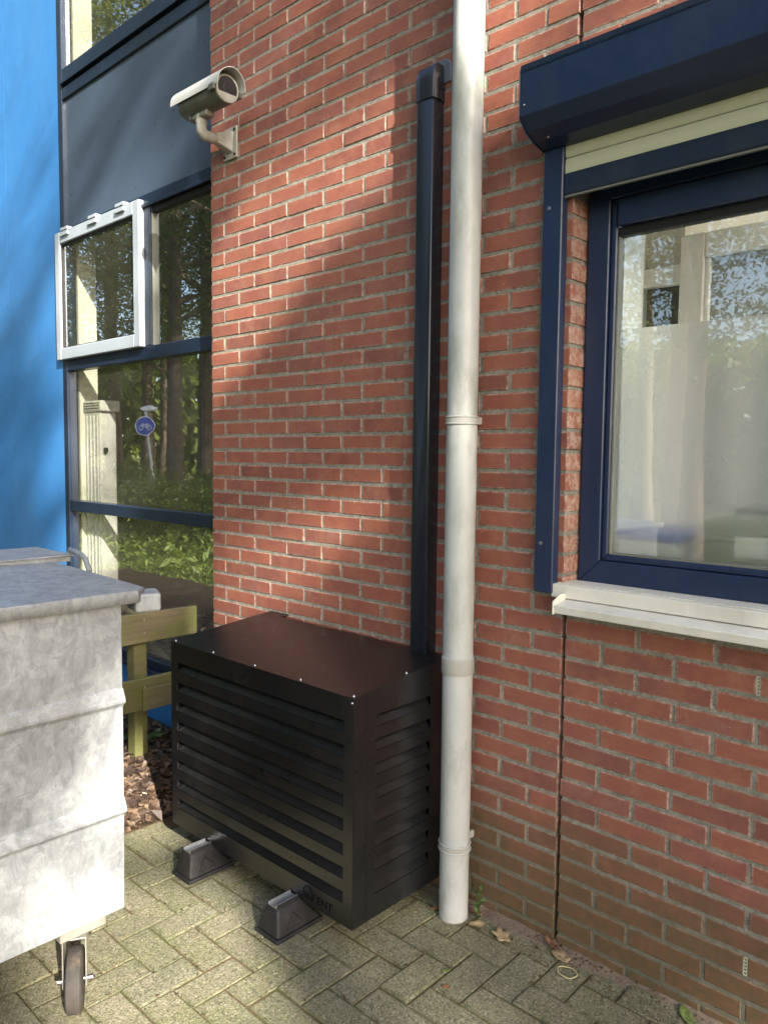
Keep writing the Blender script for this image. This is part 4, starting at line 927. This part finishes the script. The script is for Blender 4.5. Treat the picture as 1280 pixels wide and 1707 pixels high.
def trunk_mesh(rr, base, top, r0, nb, rad, lean=.3):
    b = MB(); base = Vector(base); top = Vector(top); pts = []
    for i in range(8):
        t = i / 7; p = base.lerp(top, t) + Vector((math.sin(t * 4 + base.x) * lean * .3 * t, math.cos(t * 3 + base.y) * lean * .3 * t, 0)); pts.append(p)
    b.tube(pts, [r0 * (1.35 if i == 0 else 1 - .75 * i / 7) for i in range(8)], 10)
    for k in range(nb):
        t = rr.uniform(.35, .98); i = min(6, int(t * 7)); s = pts[i].lerp(pts[i + 1], t * 7 - i); a = rr.uniform(0, 6.28); L = rad * rr.uniform(.5, 1.05)
        e1 = s + Vector((math.cos(a) * L * .5, math.sin(a) * L * .5, L * .22)); e2 = s + Vector((math.cos(a + .25) * L, math.sin(a + .25) * L, L * .35))
        r_ = r0 * (1 - .7 * t) * .45; b.tube([s, e1, e2], [r_, r_ * .6, r_ * .2], 6)
    return b
def make_tree(name, label, loc, H, rad, hb, nclump, nleaf, size, leaf, seed, r0=.16, group=None, keep=None, nb=16, clump=.42, cz=None):
    rr = random.Random(seed); t = thing(name, label, 'tree', loc, group)
    trunk_mesh(rr, loc, (loc[0], loc[1], loc[2] + H * .92), r0, nb, rad).build('trunk', 'bark', t, smooth=60)
    c = (loc[0], loc[1], loc[2] + (hb + H) / 2); vs, fs, at_ = crown_leaves(rr, c, (rad, rad, (H - hb) / 2), nclump, nleaf, size, keep, clump)
    MB().add(vs, fs).build('crown', leaf, t, fix=False, attr=at_); return t
def copy_tree(src, label, loc, rz, sc):
    c = src.copy(); COL.objects.link(c); c.location = loc; c.rotation_euler = (0, 0, rz); c.scale = (sc, sc, sc * 1.05); c['label'] = label
    for ch in src.children:
        d = ch.copy(); COL.objects.link(d); d.parent = c
    return c
# the tree whose crown dapples the wall; gaps where the photograph shows sun coming through
GAPS = [((.10, 0, 2.20), .30, 0), ((.24, 0, 2.40), .22, 0), ((.03, 0, 2.0), .18, 0), ((.75, -.75, 0), .34, 0), ((1.02, -.90, 0), .30, 0), ((.40, -.62, 0), .30, 0), ((1.088, -1.09, .34), .17, 0),
        ((.55, -.50, .10), .16, .1), ((.85, -.50, .14), .16, .1), ((1.15, -.50, .20), .15, .1), ((0., -.42, .03), .28, 0), ((2.55, 0, .14), .18, .1), ((1.95, 0, 2.84), .22, .2), ((1.6, -.1, 2.98), .18, 0),
        ((.50, 0, 1.00), .25, .3), ((.20, 0, .95), .22, .3), ((.80, 0, 1.1), .2, .4), ((2.2, 0, .93), .13, .3), ((1.87, .03, 1.75), .12, .45), ((1.87, .03, 1.45), .12, .45), ((.92, 0, 2.55), .22, .3), ((.65, 0, 2.75), .26, .55), ((.4, 0, 3.1), .3, .6), ((.40, 0, 2.50), .2, .5), ((1.66, 0, 1.5), .16, .6), ((-.2, -.3, .7), .2, .55), ((-1.68, .22, 1.55), .30, 0), ((-1.68, .22, .95), .25, 0), ((-1.68, .22, 2.5), .28, 0), ((-1.68, .22, 2.05), .25, 0), ((1.2, -1.05, 0), .25, .2), ((.55, -.9, 0), .3, .1), ((1.6, -.7, 0), .55, .45), ((2.0, -.45, 0), .4, .5), ((1.3, -1.0, 0), .4, .3)]
gr_ = random.Random(77)
def keep(p):
    for c, r_, pk in GAPS:
        d = p - Vector(c); d -= SUN * d.dot(SUN)
        if d.length < r_ and gr_.random() >= pk: return False
    return True
def sunpos(target, dist): return Vector(target) + SUN * dist
cpt = sunpos((1.0, -.45, 1.55), 19.0)
make_tree('shade_tree', 'tall leafy shade tree outside the picture to the right, dappling the wall', (cpt.x, cpt.y, -.05), cpt.z + 3.0, 3.0, cpt.z - 3.0, 170, 33000, .12, 'leafA', 5, .24, keep=keep, clump=.8)
cpt2 = sunpos((2.7, -.3, .6), 24.0)
make_tree('shade_tree', 'second leafy shade tree outside the picture, farther to the right', (cpt2.x, cpt2.y, -.05), cpt2.z + 2.4, 2.3, cpt2.z - 2.4, 90, 25000, .14, 'leafB', 6, .24, keep=keep, clump=.7)

oak = make_tree('oak_tree', 'leafy oak mirrored in the upper left pane', (-13.0, -4.4, -.05), 11.5, 3.0, 2.6, 90, 14000, .088, 'leafA', 31, .17, 'trees of the wood mirrored in the glass')
beech = make_tree('beech_tree', 'light green beech mirrored in the light grey sash', (-15.5, -6.6, -.05), 12.5, 3.0, 2.0, 90, 14000, .088, 'leafB', 32, .15, 'trees of the wood mirrored in the glass')
pine = make_tree('pine_tree', 'dark pine with bare trunk mirrored beside the brick edge', (-9.6, -7.1, -.05), 13, 2.0, 4.8, 60, 12000, .085, 'leafC', 33, .19, 'trees of the wood mirrored in the glass', nb=26)
SP = [(oak, -17.5, -10.3, 1.2, 1.0), (beech, -19, -6.2, .4, 1.1), (pine, -13.4, -7.9, 2.2, 1.05), (oak, -20, -11, 3.1, 1.3), (pine, -16.2, -11.5, 4.0, 1.1), (beech, -11.5, -9.2, 5.0, 1.05), (pine, -11.2, -11.0, .7, 1.0),
      (oak, -13.5, -14, 2.6, 1.2), (beech, -21, -8, 1.9, 1.3), (oak, -7.4, -10.5, 4.4, 1.05), (beech, -4.6, -12.5, 2.9, 1.1), (pine, -2.4, -11.0, 1.1, 1.0), (oak, -.8, -13.5, .2, 1.2), (beech, 2.6, -13.2, 3.7, 1.15), (oak, 5.6, -12.5, 5.3, 1.15),
      (pine, .9, -16, 2.0, 1.15), (oak, -5.5, -16.5, 3.3, 1.3), (beech, -24, -14, 2.0, 1.4), (oak, -18, -17, 1.0, 1.4), (pine, -6.0, -8.2, 3.3, .95), (beech, -14.5, -4.4, 2.5, 1.45), (oak, -1.5, -9.4, 2.2, 1.0), (beech, -3.4, -10.4, .8, .95), (oak, .2, -10.6, 4.1, .95), (oak, -15.2, -10.0, .9, 1.5), (beech, -18.5, -9.0, 1.7, 1.5)]
ordn = ['second', 'third', 'fourth', 'fifth', 'sixth', 'seventh', 'eighth', 'ninth', 'tenth', 'eleventh', 'twelfth', 'thirteenth']
cnt = {}
for src, x, y, rz, sc in SP:
    k = src.name; cnt[k] = cnt.get(k, 0) + 1; nm = {'oak_tree': 'oak', 'beech_tree': 'beech', 'pine_tree': 'pine'}[k]
    copy_tree(src, '%s %s of the mirrored wood, farther back among the trees' % (ordn[cnt[k] - 1], nm), (x, y, -.05), rz, sc)
# undergrowth
def make_shrub(seed, h=1.0):
    rr = random.Random(seed); t = thing('shrub', 'bright green shrub at the edge of the mirrored wood', 'shrub', (0, 0, 0), 'shrubs mirrored in the lower panes')
    st = MB()
    for k in range(9): a = rr.uniform(0, 6.28); r_ = rr.uniform(.2, .7); st.tube([(0, 0, -.05), (math.cos(a) * r_ * .5, math.sin(a) * r_ * .5, h * .5), (math.cos(a) * r_, math.sin(a) * r_, h)], [.015, .01, .005], 5)
    st.build('stem', 'bark', t); vs, fs, at_ = crown_leaves(rr, (0, 0, h * .55), (.75, .75, h * .5), 30, 4200, .062, None, .2)
    MB().add(vs, fs).build('foliage', 'shrub', t, fix=False, attr=at_); return t
sh0 = make_shrub(51, 1.15); sh0.location = (-9.6, -5.4, 0)
rr = random.Random(61)
words_ = ['leftmost', 'low', 'tall', 'broad', 'bushy', 'loose', 'dense', 'pale', 'dark', 'leaning', 'spreading', 'rounded', 'ragged', 'bright', 'young', 'old', 'wide', 'small', 'lush', 'open', 'tangled', 'soft', 'thin', 'sunny']
for k in range(24):
    c = copy_tree(sh0, '%s green shrub in the mirrored undergrowth' % words_[k], (-8.2 - rr.random() * 9, -3.2 - rr.random() * 9, -.02), rr.uniform(0, 6.28), rr.uniform(.6, 1.25))
vs = []; fs = []; at_ = []
for k in range(40000):
    if k < 15000: x = -1.5 - rr.random() * 5.3; y = -.22 - rr.random() * 3.9; h = rr.uniform(.015, .05)
    else: x = -3.5 - rr.random() ** .8 * 16; y = -2.9 - rr.random() * 12; h = rr.uniform(.04, .16)
    leaf_quad(vs, fs, at_, (x, y, h * rr.uniform(.3, 1.1) + .01), (rr.gauss(0, 1), rr.gauss(0, 1), .7), h, rr, rr.uniform(.25, .6), .2)
tag(MB().add(vs, fs).build('undergrowth', 'shrub', fix=False, attr=at_), 'grass and low green undergrowth below the mirrored trees', 'undergrowth', kind='stuff')
vs = []; fs = []; at_ = []
for k in range(15000):
    a = R(rr.uniform(150, 300)); d_ = rr.uniform(22, 27); h = rr.random() ** 1.2 * 6
    leaf_quad(vs, fs, at_, (-5 + d_ * math.cos(a), -5 + d_ * math.sin(a), h), (rr.gauss(0, 1), rr.gauss(0, 1), .4), rr.uniform(.5, 1.2), rr, .6, .2)
tag(MB().add(vs, fs).build('far_wood', 'shrub', fix=False, attr=at_), 'dense far woodland filling the background of the glass reflections', 'woodland', kind='stuff')
# street lamp with the blue cycle path sign, mirrored in the big pane
lp = thing('street_lamp', 'leaning grey lamp post with blue round cycle path sign, mirrored in glass', 'street lamp', (-11.4, -6.42, 0))
b0 = Vector((-11.56, -6.33, -.05)); b1_ = Vector((-11.73, -6.15, 2.42))
MB().tube([b0, b0.lerp(b1_, .5), b1_], [.045, .038, .032], 12).build('pole', 'lampgrey', lp, smooth=60)
dv = Vector((3.06, 2.2576, 1.55)); nv = Vector((-11.7165, -6.1295, 2.1144)); fdir = (Vector((-.78, .08, 1.69)) - nv).normalized()
sdv = Vector((0, 0, 1)).cross(fdir).normalized(); upv = fdir.cross(sdv)
MB().tube([b1_, b1_ - sdv * .05 + upv * .03, b1_ + upv * .06 - sdv * .06], [.03, .028, .02], 8).build('bracket', 'lampgrey', lp)
hd = MB(); c0 = b1_ + upv * .06
hd.tube([c0 + sdv * .10, c0 + sdv * .05, c0 - sdv * .12 + upv * .012, c0 - sdv * .24 + upv * .01], [.02, .045, .052, .02], 10).build('lamp_head', 'signwhite', lp, smooth=60)
cs = nv + fdir * .06
sg = MB().tube([cs, cs + fdir * .006], .200, 40).build('sign_plate', 'signwhite', lp)
MB().tube([cs + fdir * .0062, cs + fdir * .0085], .184, 40).build('sign_face', 'signblue', sg)
by = MB(); cz = cs + fdir * .0105
def q3(a, b): return cz + sdv * a + upv * b
for a in (-.078, .078): by.ring(q3(a, -.035), fdir, .048, .007, 24, 6)
for p_, q_ in (((-.078, -.035), (-.02, -.035)), ((-.02, -.035), (.05, .03)), ((-.045, .03), (.05, .03)), ((-.045, .045), (-.02, -.035)), ((-.078, -.035), (-.045, .03)), ((.078, -.035), (.045, .055)), ((.045, .055), (.07, .062)), ((-.062, .047), (-.03, .047))):
    by.tube([q3(*p_), q3(*q_)], .0075, 6)
by.build('cycle_symbol', 'signwhite', sg)
